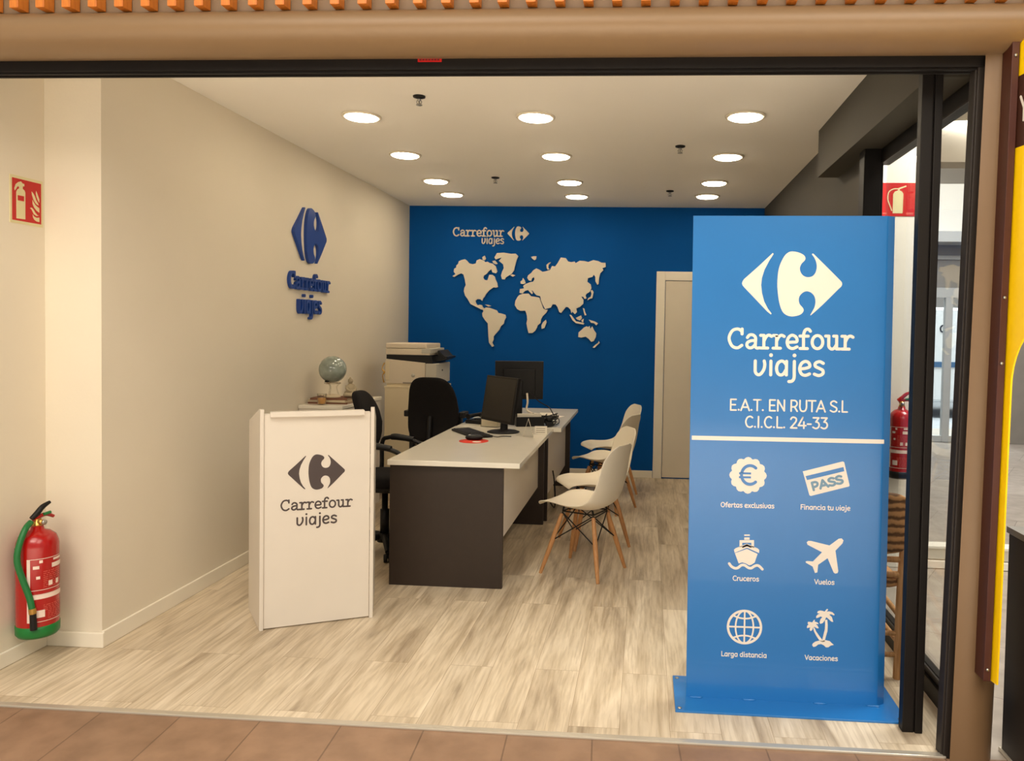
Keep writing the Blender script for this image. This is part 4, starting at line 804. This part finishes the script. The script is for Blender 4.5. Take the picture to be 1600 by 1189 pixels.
def keyboard(label, loc, rz):
    t = thing('keyboard', label, 'keyboard', loc, rz)
    MB().box((-0.22, -0.075, 0.0), (0.22, 0.075, 0.016)).build('case', PLASTIC, t, bevel=0.005)
    kx = 0
    mb = MB()
    for r_ in range(5):
        for c_ in range(19):
            if c_ in (14,): continue
            x = -0.208 + c_ * 0.022; y = -0.062 + r_ * 0.025
            mb.box((x, y, 0.016), (x + 0.018, y + 0.020, 0.021))
    mb.build('key', mat('black_keycap', (34, 31, 30), 0.5), t).name = 'keycaps'
    MB().tube([(0.2, 0.075, 0.008), (0.235, 0.10, 0.004), (0.21, 0.15, 0.004), (0.25, 0.2, 0.004)], 0.0028, 6).build('cable', PLASTIC, t)
    return t
keyboard('black keyboard lying beside the red mouse mat on the desk', (-1.235, 5.46, TZ), math.atan2(-0.45, 0.30))
t = thing('mouse_mat', 'round red mouse mat under the black mouse on the desk', 'mouse mat', (-1.142, 5.118, TZ))
MB().lathe([(0.0, 0.0), (0.098, 0.0), (0.098, 0.003), (0.0, 0.003)], 40).build('mat', PADRED, t)
MB().lathe([(0.0, 0.003), (0.03, 0.003), (0.03, 0.0034), (0.0, 0.0034)], 24, (0.03, -0.045, 0)).build('printed_spot', PAPER, t, label='pale printed spot')
t = thing('computer_mouse', 'black computer mouse on the round red mat', 'mouse', (-1.15, 5.165, TZ + 0.003), R(12))
MB().superell((0, 0, 0.016), (0.06, 0.034, 0.018), 0.8, 0.9, 24, 14).build('shell', PLASTIC, t)
MB().superell((-0.03, 0, 0.032), (0.010, 0.003, 0.005), 1, 1, 12, 8).build('scroll_wheel', STEEL, t)
# clear plastic holder, tent cards, phone and clutter
t = thing('paper_holder', 'clear plastic holder of small papers beside the nearer monitor', 'holder', (-1.185, 5.90, TZ), R(-18))
mb = MB(); mb.box((-0.075, -0.03, 0), (0.075, -0.027, 0.085)); mb.box((-0.075, 0.027, 0), (0.075, 0.03, 0.11)); mb.box((-0.075, -0.03, 0), (-0.072, 0.03, 0.09)); mb.box((0.072, -0.03, 0), (0.075, 0.03, 0.09)); mb.box((-0.075, -0.03, 0), (0.075, 0.03, 0.003)); mb.build('holder_body', CLEARP, t)
MB().box((-0.07, -0.022, 0.003), (0.07, 0.02, 0.075)).build('paper_stack', PAPER, t)
t = thing('tent_card', 'white folded tent card with lines of print near the desk edge', 'card', (-0.82, 5.43, TZ), R(98))
mb = MB(); mb.T = Matrix.Identity(4)
mb.add([(-0.035, -0.038, 0), (0.035, -0.038, 0), (0.035, 0, 0.125), (-0.035, 0, 0.125), (-0.035, 0.038, 0), (0.035, 0.038, 0)], [(0, 1, 2, 3), (3, 2, 5, 4)])
mb.build('card', PAPER, t, solid=0.0015)
mb = MB()
sl = frame((0, -0.0392, 0.0), (1, 0, 0), (0, 0.038, 0.125)); mb.T = sl
for k in range(5): mb.box((-0.028, 0.03 + 0.016 * k, 0.0006), (0.028 - 0.01 * (k % 2), 0.034 + 0.016 * k, 0.0012))
mb.build('printed_lines', PAPER_T, t)
t = thing('business_card_stand', 'white card with small print leaning beside the tent card', 'card', (-0.745, 5.545, TZ), R(6))
mb = MB(); mb.T = frame((0, 0, 0), (1, 0, 0), (0, 0.3, 1)); mb.box((-0.045, 0, -0.001), (0.045, 0.06, 0.001)); mb.build('card', PAPER, t)
mb = MB(); mb.T = frame((0, 0, 0), (1, 0, 0), (0, 0.3, 1))
for k in range(3): mb.box((-0.034, 0.012 + 0.014 * k, 0.001), (0.03, 0.016 + 0.014 * k, 0.0016))
mb.build('printed_lines', PAPER_T, t)
MB().box((-0.04, 0.0, 0), (0.04, 0.05, 0.004)).build('foot', PAPER, t)
t = thing('desk_phone', 'black desk telephone behind the clear plastic paper holder', 'telephone', (-1.31, 6.12, TZ), R(-20))
mb = MB(); mb.T = frame((0, 0, 0), (1, 0, 0), (0, 1, 0)); mb.box((-0.09, -0.09, 0), (0.09, 0.09, 0.03)); mb.box((-0.02, -0.07, 0.03), (0.08, 0.08, 0.04)); mb.build('base', PLASTIC, t, bevel=0.006)
MB().tube([(-0.06, -0.095, 0.055), (-0.06, -0.05, 0.06), (-0.06, 0.05, 0.06), (-0.06, 0.095, 0.055)], [0.022, 0.015, 0.015, 0.022], 12).build('handset', PLASTIC, t)
t = thing('document_tray', 'small box of cable ends and papers behind the tent card', 'box', (-0.905, 6.03, TZ), R(18))
mb = MB(); mb.box((-0.11, -0.06, 0), (0.11, 0.06, 0.006)); mb.box((-0.11, -0.06, 0), (0.11, -0.055, 0.075)); mb.box((-0.11, 0.055, 0), (0.11, 0.06, 0.075)); mb.box((-0.11, -0.06, 0), (-0.105, 0.06, 0.075)); mb.box((0.105, -0.06, 0), (0.11, 0.06, 0.075)); mb.build('tray', PLASTIC, t, bevel=0.002)
MB().box((-0.1, -0.045, 0.006), (0.09, -0.03, 0.10)).build('papers', PAPER, t)
rnd = random.Random(3)
mb = MB()
for k in range(7):
    a = rnd.uniform(0, 6.28); pts = []
    for j in range(6):
        pts.append((rnd.uniform(-0.10, 0.12), rnd.uniform(-0.08, 0.08), rnd.uniform(0.01, 0.09)))
    mb.tube([(p[0] - 0.80, p[1] + 6.10, p[2] + TZ) for p in pts], 0.0042, 7)
tag(mb.build('tangled_cable', PLASTIC), 'tangle of black cables on the desk below the larger monitor', 'cable')
t = thing('power_adapter', 'black power adapter brick at the desk edge beside the tangled cables', 'adapter', (-0.745, 6.04, TZ), R(10))
MB().box((-0.03, -0.05, 0.004), (0.03, 0.05, 0.04)).build('brick', PLASTIC, t, bevel=0.008)
MB().superell((0, -0.02, 0.058), (0.028, 0.03, 0.02), 0.7, 0.8, 18, 10).build('plug', PLASTIC, t)
mb = MB(); mb.tube([(-0.94, 6.215, TZ + 0.26), (-0.86, 6.22, TZ + 0.18), (-0.78, 6.25, TZ + 0.13), (-0.74, 6.16, TZ + 0.10), (-0.70, 6.08, TZ + 0.05), (-0.705, 5.99, TZ + 0.012), (-0.75, 5.94, TZ + 0.006)], 0.0045, 8)
tag(mb.build('monitor_cable', PLASTIC), 'black cable looping down from the larger monitor to the desk edge', 'cable')
mb = MB(); mb.tube([(-0.955, 6.225, TZ + 0.24), (-0.945, 6.20, TZ + 0.17), (-0.95, 6.19, TZ + 0.11), (-0.90, 6.16, TZ + 0.085), (-0.83, 6.12, TZ + 0.08)], 0.008, 8)
tag(mb.build('monitor_cable', MAP_W), 'white cable hanging below the larger monitor', 'cable')
pp = None
for (x, y, rz), lb in (((-0.86, 6.9, 12), 'loose white paper sheet on the far desk behind the cables'), ((-0.80, 6.68, -20), 'small white paper slip near the long edge of the far desk')):
    tag(MB().box((-0.07, -0.10, 0.0), (0.07, 0.10, 0.002)).build('paper_sheet', PAPER), lb, 'paper')
    o = COL.objects[-1]; o.location = (x, y, TZ); o.rotation_euler = (0, 0, R(rz))
t = thing('cable_box', 'small white box on the floor beneath the far desk', 'box', (-0.86, 6.72, 0))
MB().box((-0.06, -0.13, 0), (0.06, 0.13, 0.13)).build('box_body', CAB, t, bevel=0.004)
MB().box((-0.062, -0.132, 0.13), (0.062, 0.132, 0.142)).build('lid', CAB, t, bevel=0.003)
mb = MB(); mb.tube([(-0.742, 6.3, 0.34), (-0.725, 6.28, 0.25), (-0.72, 6.3, 0.12), (-0.735, 6.4, 0.012), (-0.79, 6.58, 0.0065)], 0.006, 8)
tag(mb.build('power_cable', PLASTIC), 'black power cable drooping to the floor below the far desk', 'cable')

# ================================================================== WHITE SHELL CHAIRS
def shell_grid():
    prof = spline([(.235, .418, .150), (.215, .432, .185), (.14, .428, .212), (.04, .414, .226), (-.06, .406, .230), (-.135, .416, .230), (-.185, .455, .226), (-.212, .525, .212), (-.228, .60, .200), (-.243, .68, .188), (-.258, .745, .168), (-.268, .79, .13), (-.272, .812, .075)], 4)
    G = []
    n = 18
    for i, (x, z, hw) in enumerate(prof):
        row = []
        d = prof[min(i + 1, len(prof) - 1)]; p_ = prof[max(i - 1, 0)]
        tx, tz = d[0] - p_[0], d[1] - p_[1]; L_ = math.hypot(tx, tz); nx, nz = tz / L_, -tx / L_   # inward normal (up for the seat, forward for the back)
        s = i / (len(prof) - 1)
        lift = 0.034 * min(1, max(0, (s - 0.02) / 0.16)) + 0.026 * math.exp(-((s - 0.45) / 0.16) ** 2)
        lift *= min(1.0, max(0.15, (1 - s) / 0.2))
        for j in range(n + 1):
            u = -1 + 2 * j / n
            e = abs(u) ** 2.6
            row.append((x + nx * lift * e, u * hw, z + nz * lift * e))
        G.append(row)
    return G
def shell_chair(label, loc, rz):
    t = thing('shell_chair', label, 'chair', loc, rz, 'white shell chairs facing the desks')
    mb = MB(); mb.grid(shell_grid()); mb.build('seat_shell', SHELL, t, sub=1, solid=0.007)
    tops = [(0.105, 0.095), (0.105, -0.095), (-0.115, 0.095), (-0.115, -0.095)]
    feet = [(0.20, 0.185), (0.20, -0.185), (-0.20, 0.185), (-0.20, -0.185)]
    for (a, b), (c_, d_) in zip(tops, feet):
        MB().tube([(a, b, 0.365), ((a + c_) / 2, (b + d_) / 2, 0.18), (c_, d_, 0.0)], [0.0115, 0.0155, 0.0105], 12, smooth=True, k=4).build('leg', BEECH, t)
    mb = MB()
    P = lambda i, s, dz=0.0: Vector((tops[i][0], tops[i][1], 0.365)).lerp(Vector((feet[i][0], feet[i][1], 0.0)), s) + Vector((0, 0, dz))
    for i, j in ((0, 1), (2, 3), (0, 2), (1, 3)):
        for a, b in ((i, j), (j, i)):
            mb.tube([tuple(P(a, 0.45)), tuple(P(b, -0.02))], 0.0038, 8, smooth=False)
    for i in range(4): mb.tube([tuple(P(i, -0.05)), (tops[i][0] * 0.9, tops[i][1] * 0.95, 0.408)], 0.006, 8, smooth=False)
    for a, b in ((0, 1), (2, 3), (0, 2), (1, 3)): mb.tube([tuple(P(a, -0.04)), tuple(P(b, -0.04))], 0.0045, 8, smooth=False)
    for i in range(4): mb.T = Matrix.Translation(P(i, 0.45)); mb.superell((0, 0, 0), (0.009, 0.009, 0.009), 1, 1, 10, 6); mb.T = Matrix.Identity(4)
    mb.build('wire_bracing', PLASTIC, t)
    return t
ch = shell_chair('white plastic shell chair on beech legs, first in line from the entrance', (-0.36, 4.77, 0), R(156))
copy_tree(ch, (-0.34, 5.42, 0), R(203), 'white plastic shell chair on beech legs, second in line from the entrance')
copy_tree(ch, (-0.315, 6.46, 0), R(156), 'white plastic shell chair on beech legs, third in line from the entrance')
copy_tree(ch, (-0.31, 7.16, 0), R(203), 'white plastic shell chair on beech legs, last in line by the blue wall')

# ================================================================== OFFICE CHAIRS
def office_chair(label, loc, rz, back_z, back_w, back_h, arm_z, loops, seat_z=0.49, base_rz=0.0, back_x=-0.235):
    """local: faces +x"""
    t = thing('office_chair', label, 'chair', loc, rz)
    MB().superell((0.03, 0, seat_z), (0.245, 0.215, 0.045), 0.45, 0.55, 36, 16).build('seat', FABRIC, t)
    bend = lambda p: [p[0] + 0.2 * p[1] ** 2 - 0.10 * p[2] + 0.05 * math.cos(p[2] * 8), p[1] * (1 - 0.30 * max(0, p[2] / back_h)), p[2]]
    MB().superell((back_x, 0, back_z), (0.036, back_w / 2, back_h / 2), 0.55, 0.6, 36, 24, bend).build('backrest', FABRIC, t)
    MB().tube([(-0.05, 0, seat_z - 0.05), (-0.2, 0, seat_z - 0.06), (back_x - 0.05, 0, seat_z + 0.03), (back_x - 0.02, 0, back_z - 0.05)], [0.022, 0.024, 0.022, 0.02], 10).build('back_support', PLASTIC, t)
    mb = MB(); mb.box((-0.12, -0.10, seat_z - 0.085), (0.13, 0.10, seat_z - 0.035)); mb.build('mechanism', PLASTIC, t, bevel=0.012)
    MB().lathe([(0.0, 0.10), (0.03, 0.10), (0.03, 0.28), (0.02, 0.281), (0.02, seat_z - 0.06), (0.0, seat_z - 0.06)], 20).build('gas_column', PLASTIC, t)
    if loops:
        for s in (-1, 1):
            mb = MB(); y = s * 0.215
            mb.tube([(back_x + 0.02, s * 0.17, seat_z - 0.05), (back_x + 0.05, y, seat_z + 0.02), (back_x + 0.055, y, arm_z - 0.035), (back_x + 0.10, y, arm_z), (0.0, y, arm_z), (0.13, y, arm_z - 0.02), (0.19, y, arm_z - 0.07), (0.17, y, seat_z + 0.03), (0.08, s * 0.17, seat_z - 0.05)], 0.015, 10)
            mb.tube([(back_x + 0.12, y, arm_z + 0.004), (0.0, y, arm_z + 0.006), (0.12, y, arm_z - 0.008)], [0.02, 0.023, 0.018], 10)
            mb.build('armrest', PLASTIC, t)
    else:
        for s in (-1, 1):
            mb = MB(); y = s * 0.228
            mb.box((-0.10, s * 0.196 - 0.02, seat_z - 0.04), (-0.04, s * 0.196 + 0.02, arm_z - 0.02)); mb.box((-0.13, y - 0.028, arm_z - 0.05), (-0.02, y + 0.024, arm_z)); mb.box((-0.09, min(s * 0.21, s * 0.1), seat_z - 0.06), (0.03, max(s * 0.21, s * 0.1), seat_z - 0.035))
            mb.build('armrest', PLASTIC, t, bevel=0.008)
    st = MB(); st.lathe([(0.0, 0.065), (0.05, 0.065), (0.045, 0.12), (0.0, 0.125)], 18)
    for k in range(5):
        a = base_rz + 2 * math.pi * k / 5; c_, s_ = math.cos(a), math.sin(a)
        st.tube([(0.03 * c_, 0.03 * s_, 0.10), (0.16 * c_, 0.16 * s_, 0.092), (0.29 * c_, 0.29 * s_, 0.068)], [0.024, 0.021, 0.016], 10)
    bs = st.build('star_base', PLASTIC, t)
    for k in range(5):
        a = base_rz + 2 * math.pi * k / 5; c_, s_ = math.cos(a), math.sin(a)
        mb = MB()
        for e in (-0.014, 0.014):
            mb.T = frame((0.285 * c_, 0.285 * s_, 0.0275), (c_, s_, 0), (0, 0, 1)); mb.lathe([(0.0, e - 0.011), (0.025, e - 0.011), (0.0275, e - 0.006), (0.0275, e + 0.006), (0.025, e + 0.011), (0.0, e + 0.011)], 18)
        mb.T = Matrix.Identity(4); mb.tube([(0.285 * c_, 0.285 * s_, 0.03), (0.288 * c_, 0.288 * s_, 0.07)], 0.011, 8, smooth=False)
        mb.build('caster', PLASTIC, bs)
    return t
office_chair('black fabric office chair seen side-on between lectern and desk', (-1.72, 5.03, 0), R(-2), 0.85, 0.33, 0.44, 0.73, True, 0.49, R(-65), -0.16)
office_chair('black fabric office chair seen from behind at the far desk', (-1.675, 6.20, 0), R(87), 0.85, 0.415, 0.52, 0.83, False, 0.50, R(20), -0.20)

# ================================================================== CABINETS, PRINTER, ORNAMENTS
t = thing('low_cabinet', 'low white cabinet against the white wall behind the lectern', 'cabinet', (-2.31, 5.75, 0))
MB().box((-0.155, -0.40, 0.06), (0.145, 0.40, 0.905)).build('body', WHITE_L, t, bevel=0.002)
MB().box((-0.155, -0.41, 0.905), (0.17, 0.41, 0.93)).build('cabinet_top', TABLE_W, t, bevel=0.003)
MB().box((-0.15, -0.38, 0.0), (0.125, 0.38, 0.06)).build('plinth', GREY_WALL, t)
for y in (-0.398, 0.002):
    dr = MB().box((0.145, y, 0.07), (0.162, y + 0.396, 0.90)).build('door', WHITE_L, t, bevel=0.002)
    MB().box((0.162, y + (0.36 if y < 0 else 0.03), 0.55), (0.178, y + (0.37 if y < 0 else 0.04), 0.70)).build('handle', STEEL, dr, bevel=0.003)
CTX, CTZ = -2.31, 0.93
t = thing('filing_cabinet', 'tall cream cabinet under the printer', 'cabinet', (-2.02, 6.78, 0))
MB().box((-0.225, -0.25, 0.0), (0.225, 0.25, 0.972)).build('body', CAB, t, bevel=0.003)
MB().box((-0.228, -0.253, 0.972), (0.23, 0.253, 0.988)).build('cabinet_top', CAB, t, bevel=0.002)
for z in (0.03, 0.345, 0.66):
    dw = MB().box((0.225, -0.24, z), (0.243, 0.24, z + 0.30)).build('drawer', CAB, t, bevel=0.002)
    MB().box((0.243, -0.07, z + 0.22), (0.258, 0.07, z + 0.235)).build('handle', STEEL, dw, bevel=0.003)
t = thing('printer', 'off-white office printer with scanner lid on the cream cabinet', 'printer', (-2.02, 6.78, 0.988))
mb = MB(); mb.T = frame((0, -0.235, 0), (1, 0, 0), (0, 0, 1)); mb.prism([(-0.225, 0.022), (0.125, 0.022), (0.125, 0.205), (-0.225, 0.235)], -0.46, 0.0); mb.build('body', PRN_W, t, bevel=0.004)
MB().box((-0.215, -0.225, 0.0), (0.2, 0.225, 0.022)).build('foot_plinth', CAB, t)
MB().box((-0.07, -0.237, 0.024), (0.06, -0.234, 0.036)).build('side_slot', PAPER_T, t)
MB().box((-0.227, -0.238, 0.05), (-0.19, -0.232, 0.215)).build('side_handle', CAB, t, bevel=0.003)
mb = MB(); mb.T = frame((0.02, -0.236, 0.095), (1, 0, 0), (0, 0, 1)); mb.lathe([(0.0, -0.001), (0.016, -0.001), (0.016, 0.001), (0.0, 0.001)], 20); mb.build('side_emblem', PRN_G, t)
MB().box((0.127, -0.235, 0.024), (0.225, 0.225, 0.20)).build('front_cover', PRN_G, t, bevel=0.006)
MB().box((0.226, -0.06, 0.13), (0.228, -0.03, 0.145)).build('power_button', PLASTIC, t)
mb = MB(); mb.T = frame((0, -0.225, 0), (1, 0, 0), (0, 0, 1)); mb.prism([(-0.22, 0.23), (0.12, 0.19), (0.19, 0.195), (0.175, 0.272), (-0.22, 0.272)], -0.44, 0.0); mb.build('output_bay', PLASTIC, t)
mb = MB(); mb.T = frame((0, -0.12, 0), (1, 0, 0), (0, 0, 1)); mb.prism([(0.17, 0.215), (0.215, 0.215), (0.285, 0.245), (0.29, 0.258), (0.26, 0.265), (0.215, 0.315), (0.20, 0.31), (0.205, 0.26), (0.17, 0.26)], -0.30, 0.0); mb.build('control_panel', PLASTIC, t, bevel=0.003)
MB().box((-0.225, -0.235, 0.272), (0.165, 0.225, 0.325)).build('scanner', PRN_W, t, bevel=0.006)
MB().box((0.09, -0.237, 0.285), (0.172, 0.22, 0.33)).build('feeder_cover', PRN_G, t, bevel=0.006)
MB().box((-0.225, -0.233, 0.328), (0.135, 0.22, 0.372)).build('scanner_lid', PRN_W, t, bevel=0.008)
MB().tube([(-0.235, -0.24, 0.03), (-0.245, -0.25, 0.09), (-0.23, -0.245, 0.12), (-0.25, -0.25, 0.15), (-0.232, -0.24, 0.20)], [0.007, 0.004, 0.008, 0.004, 0.006], 8).build('tied_cord', BRASS, t, label='golden tied cord')

# books, globe, statue, glass
zb = CTZ
bk = [('closed pale book with red edge, topmost of the pile under the globe', 0.27, 0.21, 0.014, BOOK_R, 4), ('cream book in the middle of the pile under the globe', 0.285, 0.22, 0.016, BOOK_C, -3), ('thin red-brown book at the bottom of the pile under the globe', 0.29, 0.23, 0.012, BOOK_R, 2)]
z = zb
for lb, w_, d_, th, m_, a in reversed(bk):
    t = thing('book', lb, 'book', (-2.305, 5.575, z), R(180 + a), 'books piled under the globe')
    MB().box((-w_ / 2, -d_ / 2, 0), (w_ / 2, d_ / 2, 0.002)).box((-w_ / 2, -d_ / 2, th - 0.002), (w_ / 2, d_ / 2, th)).box((-w_ / 2, d_ / 2 - 0.003, 0), (w_ / 2, d_ / 2, th)).build('cover', m_, t)
    MB().box((-w_ / 2 + 0.004, -d_ / 2 + 0.004, 0.002), (w_ / 2 - 0.004, d_ / 2 - 0.004, th - 0.002)).build('pages', BOOK_C, t)
    z += th
GZ = z
t = thing('desk_globe', 'glossy grey-blue globe on clear stand on top of the book pile', 'globe', (-2.30, 5.545, GZ))
gc = 1.178 - GZ
MB().superell((0, 0, gc), (0.099, 0.099, 0.099), 1, 1, 48, 28).build('sphere', GLOBE_M, t)
mb = MB(); mb.lathe([(0.055, gc - 0.098), (0.058, gc - 0.094), (0.062, gc - 0.099), (0.058, gc - 0.106), (0.055, gc - 0.098)], 32)
for k in range(3):
    a = k * 2.094 + 0.5; mb.tube([(0.058 * math.cos(a), 0.058 * math.sin(a), gc - 0.10), (0.03 * math.cos(a), 0.03 * math.sin(a), gc - 0.13), (0.045 * math.cos(a), 0.045 * math.sin(a), 0.015)], 0.005, 8)
mb.build('stand', CLEARP, t)
MB().lathe([(0.0, 0.0), (0.058, 0.0), (0.060, 0.006), (0.055, 0.018), (0.02, 0.024), (0.0, 0.024)], 32).build('stand_base', BOOK_C, t)
MB().superell((-0.02, -0.05, gc - 0.085), (0.02, 0.012, 0.008), 1, 1, 12, 8).build('south_cap', PLASTIC, t, label='dark patch near the south pole')
mb = MB(); mb.superell((0, 0, 0.03), (0.046, 0.05, 0.032), 0.8, 0.9, 20, 12); mb.superell((0, 0.005, 0.078), (0.03, 0.036, 0.042), 0.9, 0.9, 20, 12); mb.superell((0.004, 0, 0.14), (0.022, 0.022, 0.026), 1, 1, 20, 14)
mb.tube([(0, 0, 0.10), (0, 0, 0.13)], 0.012, 10)
for s in (-1, 1):
    mb.tube([(0.0, s * 0.034, 0.102), (0.014, s * 0.046, 0.078), (0.034, s * 0.03, 0.058), (0.04, s * 0.008, 0.055)], [0.012, 0.011, 0.01, 0.009], 10)
    mb.tube([(0.0, s * 0.025, 0.02), (0.02, s * 0.062, 0.022), (0.05, s * 0.035, 0.02), (0.05, -s * 0.01, 0.018)], [0.02, 0.018, 0.015, 0.012], 10)
mb.superell((0.003, 0, 0.166), (0.01, 0.01, 0.01), 1, 1, 12, 8); mb.superell((0.026, 0, 0.138), (0.005, 0.004, 0.006), 1, 1, 8, 6)
st = tag(mb.build('stone_statuette', STONE, remesh=0.004), 'pale stone statuette of a seated figure beside the globe', 'statuette'); st.location = (-2.195, 5.62, GZ - 0.001); st.rotation_euler = (0, 0, R(-35)); st.scale = (0.85, 0.85, 0.85)
t = thing('glass_tumbler', 'small amber glass tumbler at the cabinet edge in front of the books', 'glass', (-2.32, 5.405, CTZ))
MB().lathe([(0.0, 0.0), (0.028, 0.0), (0.034, 0.08), (0.0325, 0.08), (0.027, 0.006), (0.0, 0.006)], 24).build('tumbler', CLEARP, t)
MB().lathe([(0.0, 0.007), (0.0262, 0.007), (0.030, 0.05), (0.0, 0.052)], 24).build('candle_wax', AMBER, t)
t = tag(MB().superell((0, 0, 0.012), (0.03, 0.02, 0.012), 0.6, 0.7, 16, 10).build('stapler', PLASTIC), 'small black stapler on the cabinet beside the statuette', 'stapler'); t.location = (-2.20, 5.76, CTZ)

# ================================================================== RUSH CHAIR BEHIND THE BOARD
t = thing('rush_chair', 'rustic wooden chair with woven rush back behind the blue board', 'chair', (0.94, 3.58, 0), R(0))
# local: chair faces +y, back posts at y=-0.16
for s in (-1, 1):
    MB().tube([(s * 0.19, -0.155, 0.0), (s * 0.195, -0.16, 0.43), (s * 0.205, -0.185, 0.80)], [0.018, 0.019, 0.015], 12).build('back_post', RUSTIC, t)
    MB().tube([(s * 0.175, 0.16, 0.0), (s * 0.18, 0.16, 0.455)], [0.017, 0.018], 12, smooth=False).build('leg', RUSTIC, t)
    for z, dz in ((0.16, 0.02), (0.28, 0.03)): MB().tube([(s * 0.19, -0.155, z), (s * 0.177, 0.16, z + dz)], 0.012, 10, smooth=False).build('rung', RUSTIC, t)
for z in (0.105, 0.20): MB().tube([(-0.19, -0.156, z), (0.19, -0.156, z)], 0.011, 10, smooth=False).build('rung', RUSTIC, t)
for z in (0.15, 0.25): MB().tube([(-0.177, 0.16, z), (0.177, 0.16, z)], 0.011, 10, smooth=False).build('rung', RUSTIC, t)
MB().tube([(-0.195, -0.163, 0.528), (0.195, -0.163, 0.528)], 0.013, 10, smooth=False).build('back_rail', RUSTIC, t)
MB().tube([(-0.195, -0.16, 0.462), (0.195, -0.16, 0.462)], 0.014, 10, smooth=False).build('seat_rail', RUSTIC, t)
mb = MB(); mb.superell((0, 0.0, 0.425), (0.20, 0.185, 0.028), 0.5, 0.35, 36, 12); mb.build('seat', RUSH, t)
mb = MB(); mb.superell((0.0, -0.178, 0.69), (0.212, 0.022, 0.135), 0.35, 0.4, 40, 20, lambda p: [p[0], p[1] - 0.06 * p[2], p[2] - 0.05 * max(0, 0.6 - abs(p[0]) / 0.2) * (1 if p[2] < 0 else -0.3)]); mb.build('woven_back', RUSH, t)

# ================================================================== RIGHT HAND SIGN, BIN
t = thing('projecting_panel', 'yellow panel with brown lettered band and arched opening, fixed beside column', 'sign panel', (1.197, 2.70, 0.335))
ud = Vector((0.17, -0.985, 0)).normalized()
t.rotation_euler = (0, R(0.6), 0)
def TY(): m_ = MB(); m_.T = frame((0, -0.02, 0), tuple(ud), (0, 0, 1)); return m_
arch = [(0.034, 0.0)] + [(0.034, 1.01)] + [(0.034 + 0.25 * (1 - math.cos(R(a))), 1.01 + 0.25 * math.sin(R(a))) for a in range(6, 175, 8)] + [(0.534, 1.01), (0.534, 0.0)]
mb = TY(); mb.prism([(0.0, 0.0)] + arch + [(0.568, 0.0), (0.568, 2.20), (0.0, 2.20)], -0.003, 0.003); mb.build('panel', YELLOW, t)
mb = TY(); mb.box((0.0, 1.797, 0.003), (0.568, 2.033, 0.0038)); mb.build('band', BANDBR, t)
mb = TY(); lettering(mb, 'Y', SANS, 0.018, 0.060, 1.878, 0.062, 0.15, 0.0008, 0.0038); mb.build('lettering', PRINT_W, t)
rl = MB().box((-0.030, -0.03, 0.0), (-0.006, 0.058, 2.145)).box((-0.006, -0.018, 0.0), (0.012, 0.058, 2.145)).build('fixing_rail', RAILBR, t, bevel=0.002)
for z in (0.04, 0.11, 0.24, 1.08, 1.30, 2.10):
    mb = MB(); mb.T = frame((-0.0185 + 0.02 * (z in (0.11, 0.24)), -0.030 + 0.012 * (z in (0.11, 0.24)), z), (1, 0, 0), (0, 0, 1)); mb.lathe([(0.006, 0.0), (0.005, 0.004), (0.0, 0.005)], 10); mb.build('screw', STEEL, rl)
t = thing('litter_bin', 'black square bin with pale metal rim beyond the column', 'bin', (1.60, 2.58, 0))
MB().box((-0.28, -0.28, 0.0), (0.28, 0.28, 0.80)).build('body', BIN_B, t, bevel=0.006)
mb = MB(); mb.prism([[(-0.285, -0.285), (0.285, -0.285), (0.285, 0.285), (-0.285, 0.285)], [(-0.2, -0.2), (-0.2, 0.2), (0.2, 0.2), (0.2, -0.2)]], 0.80, 0.822); mb.build('rim', STEEL, t)
MB().box((-0.286, -0.286, 0.0), (0.286, 0.286, 0.012)).build('skirting', ALU, t)

# ================================================================== STREET BEYOND THE EXIT
t = thing('delivery_van', 'white van with blue stripe parked outside the glass exit door', 'van', (4.6, 15.6, -0.01))
mb = MB(); mb.T = frame((0, -0.9, 0), (1, 0, 0), (0, 0, 1)); mb.prism([(-2.2, 0.3), (2.4, 0.3), (2.4, 1.0), (1.9, 1.25), (1.3, 2.05), (-2.1, 2.1), (-2.2, 1.9)], -1.8, 0.0); mb.build('body', VANW, t, bevel=0.05)
MB().box((-2.19, -0.912, 0.95), (2.3, -0.90, 1.05)).box((-2.19, -0.912, 1.30), (0.2, -0.90, 1.42)).build('stripe', VANB, t)
for x in (-1.4, 1.6):
    mb = MB(); mb.T = frame((x, -0.88, 0.33), (1, 0, 0), (0, 0, 1)); mb.lathe([(0.0, -0.2), (0.32, -0.2), (0.33, -0.1), (0.32, 0.0), (0.2, 0.02), (0.0, 0.02)], 28); mb.build('wheel', PLASTIC, t)
mb = MB(); mb.T = frame((0, -0.905, 0), (1, 0, 0), (0, 0, 1)); lettering(mb, 'd', SANS, 0.82, 0.95, 1.60, 0.13, 0.2, 0.006); mb.build('lettering', BLACK, t)
t = thing('street_tree', 'leafy green tree outside the glass exit door', 'tree', (5.2, 20.0, -0.01))
rnd = random.Random(11); mb = MB()
for k in range(26):
    a, b, r_ = rnd.uniform(0, 6.28), rnd.uniform(-1, 1), rnd.uniform(0.4, 1.3)
    mb.superell((r_ * math.cos(a), r_ * math.sin(a), 3.3 + 1.1 * b), (rnd.uniform(.4, .7),) * 3, 1, 1, 14, 8)
mb.build('crown', LEAF, t)
MB().tube([(0, 0, 0), (0.05, 0, 1.4), (0, 0.05, 2.8)], [0.16, 0.13, 0.1], 10).build('trunk', BARK, t)
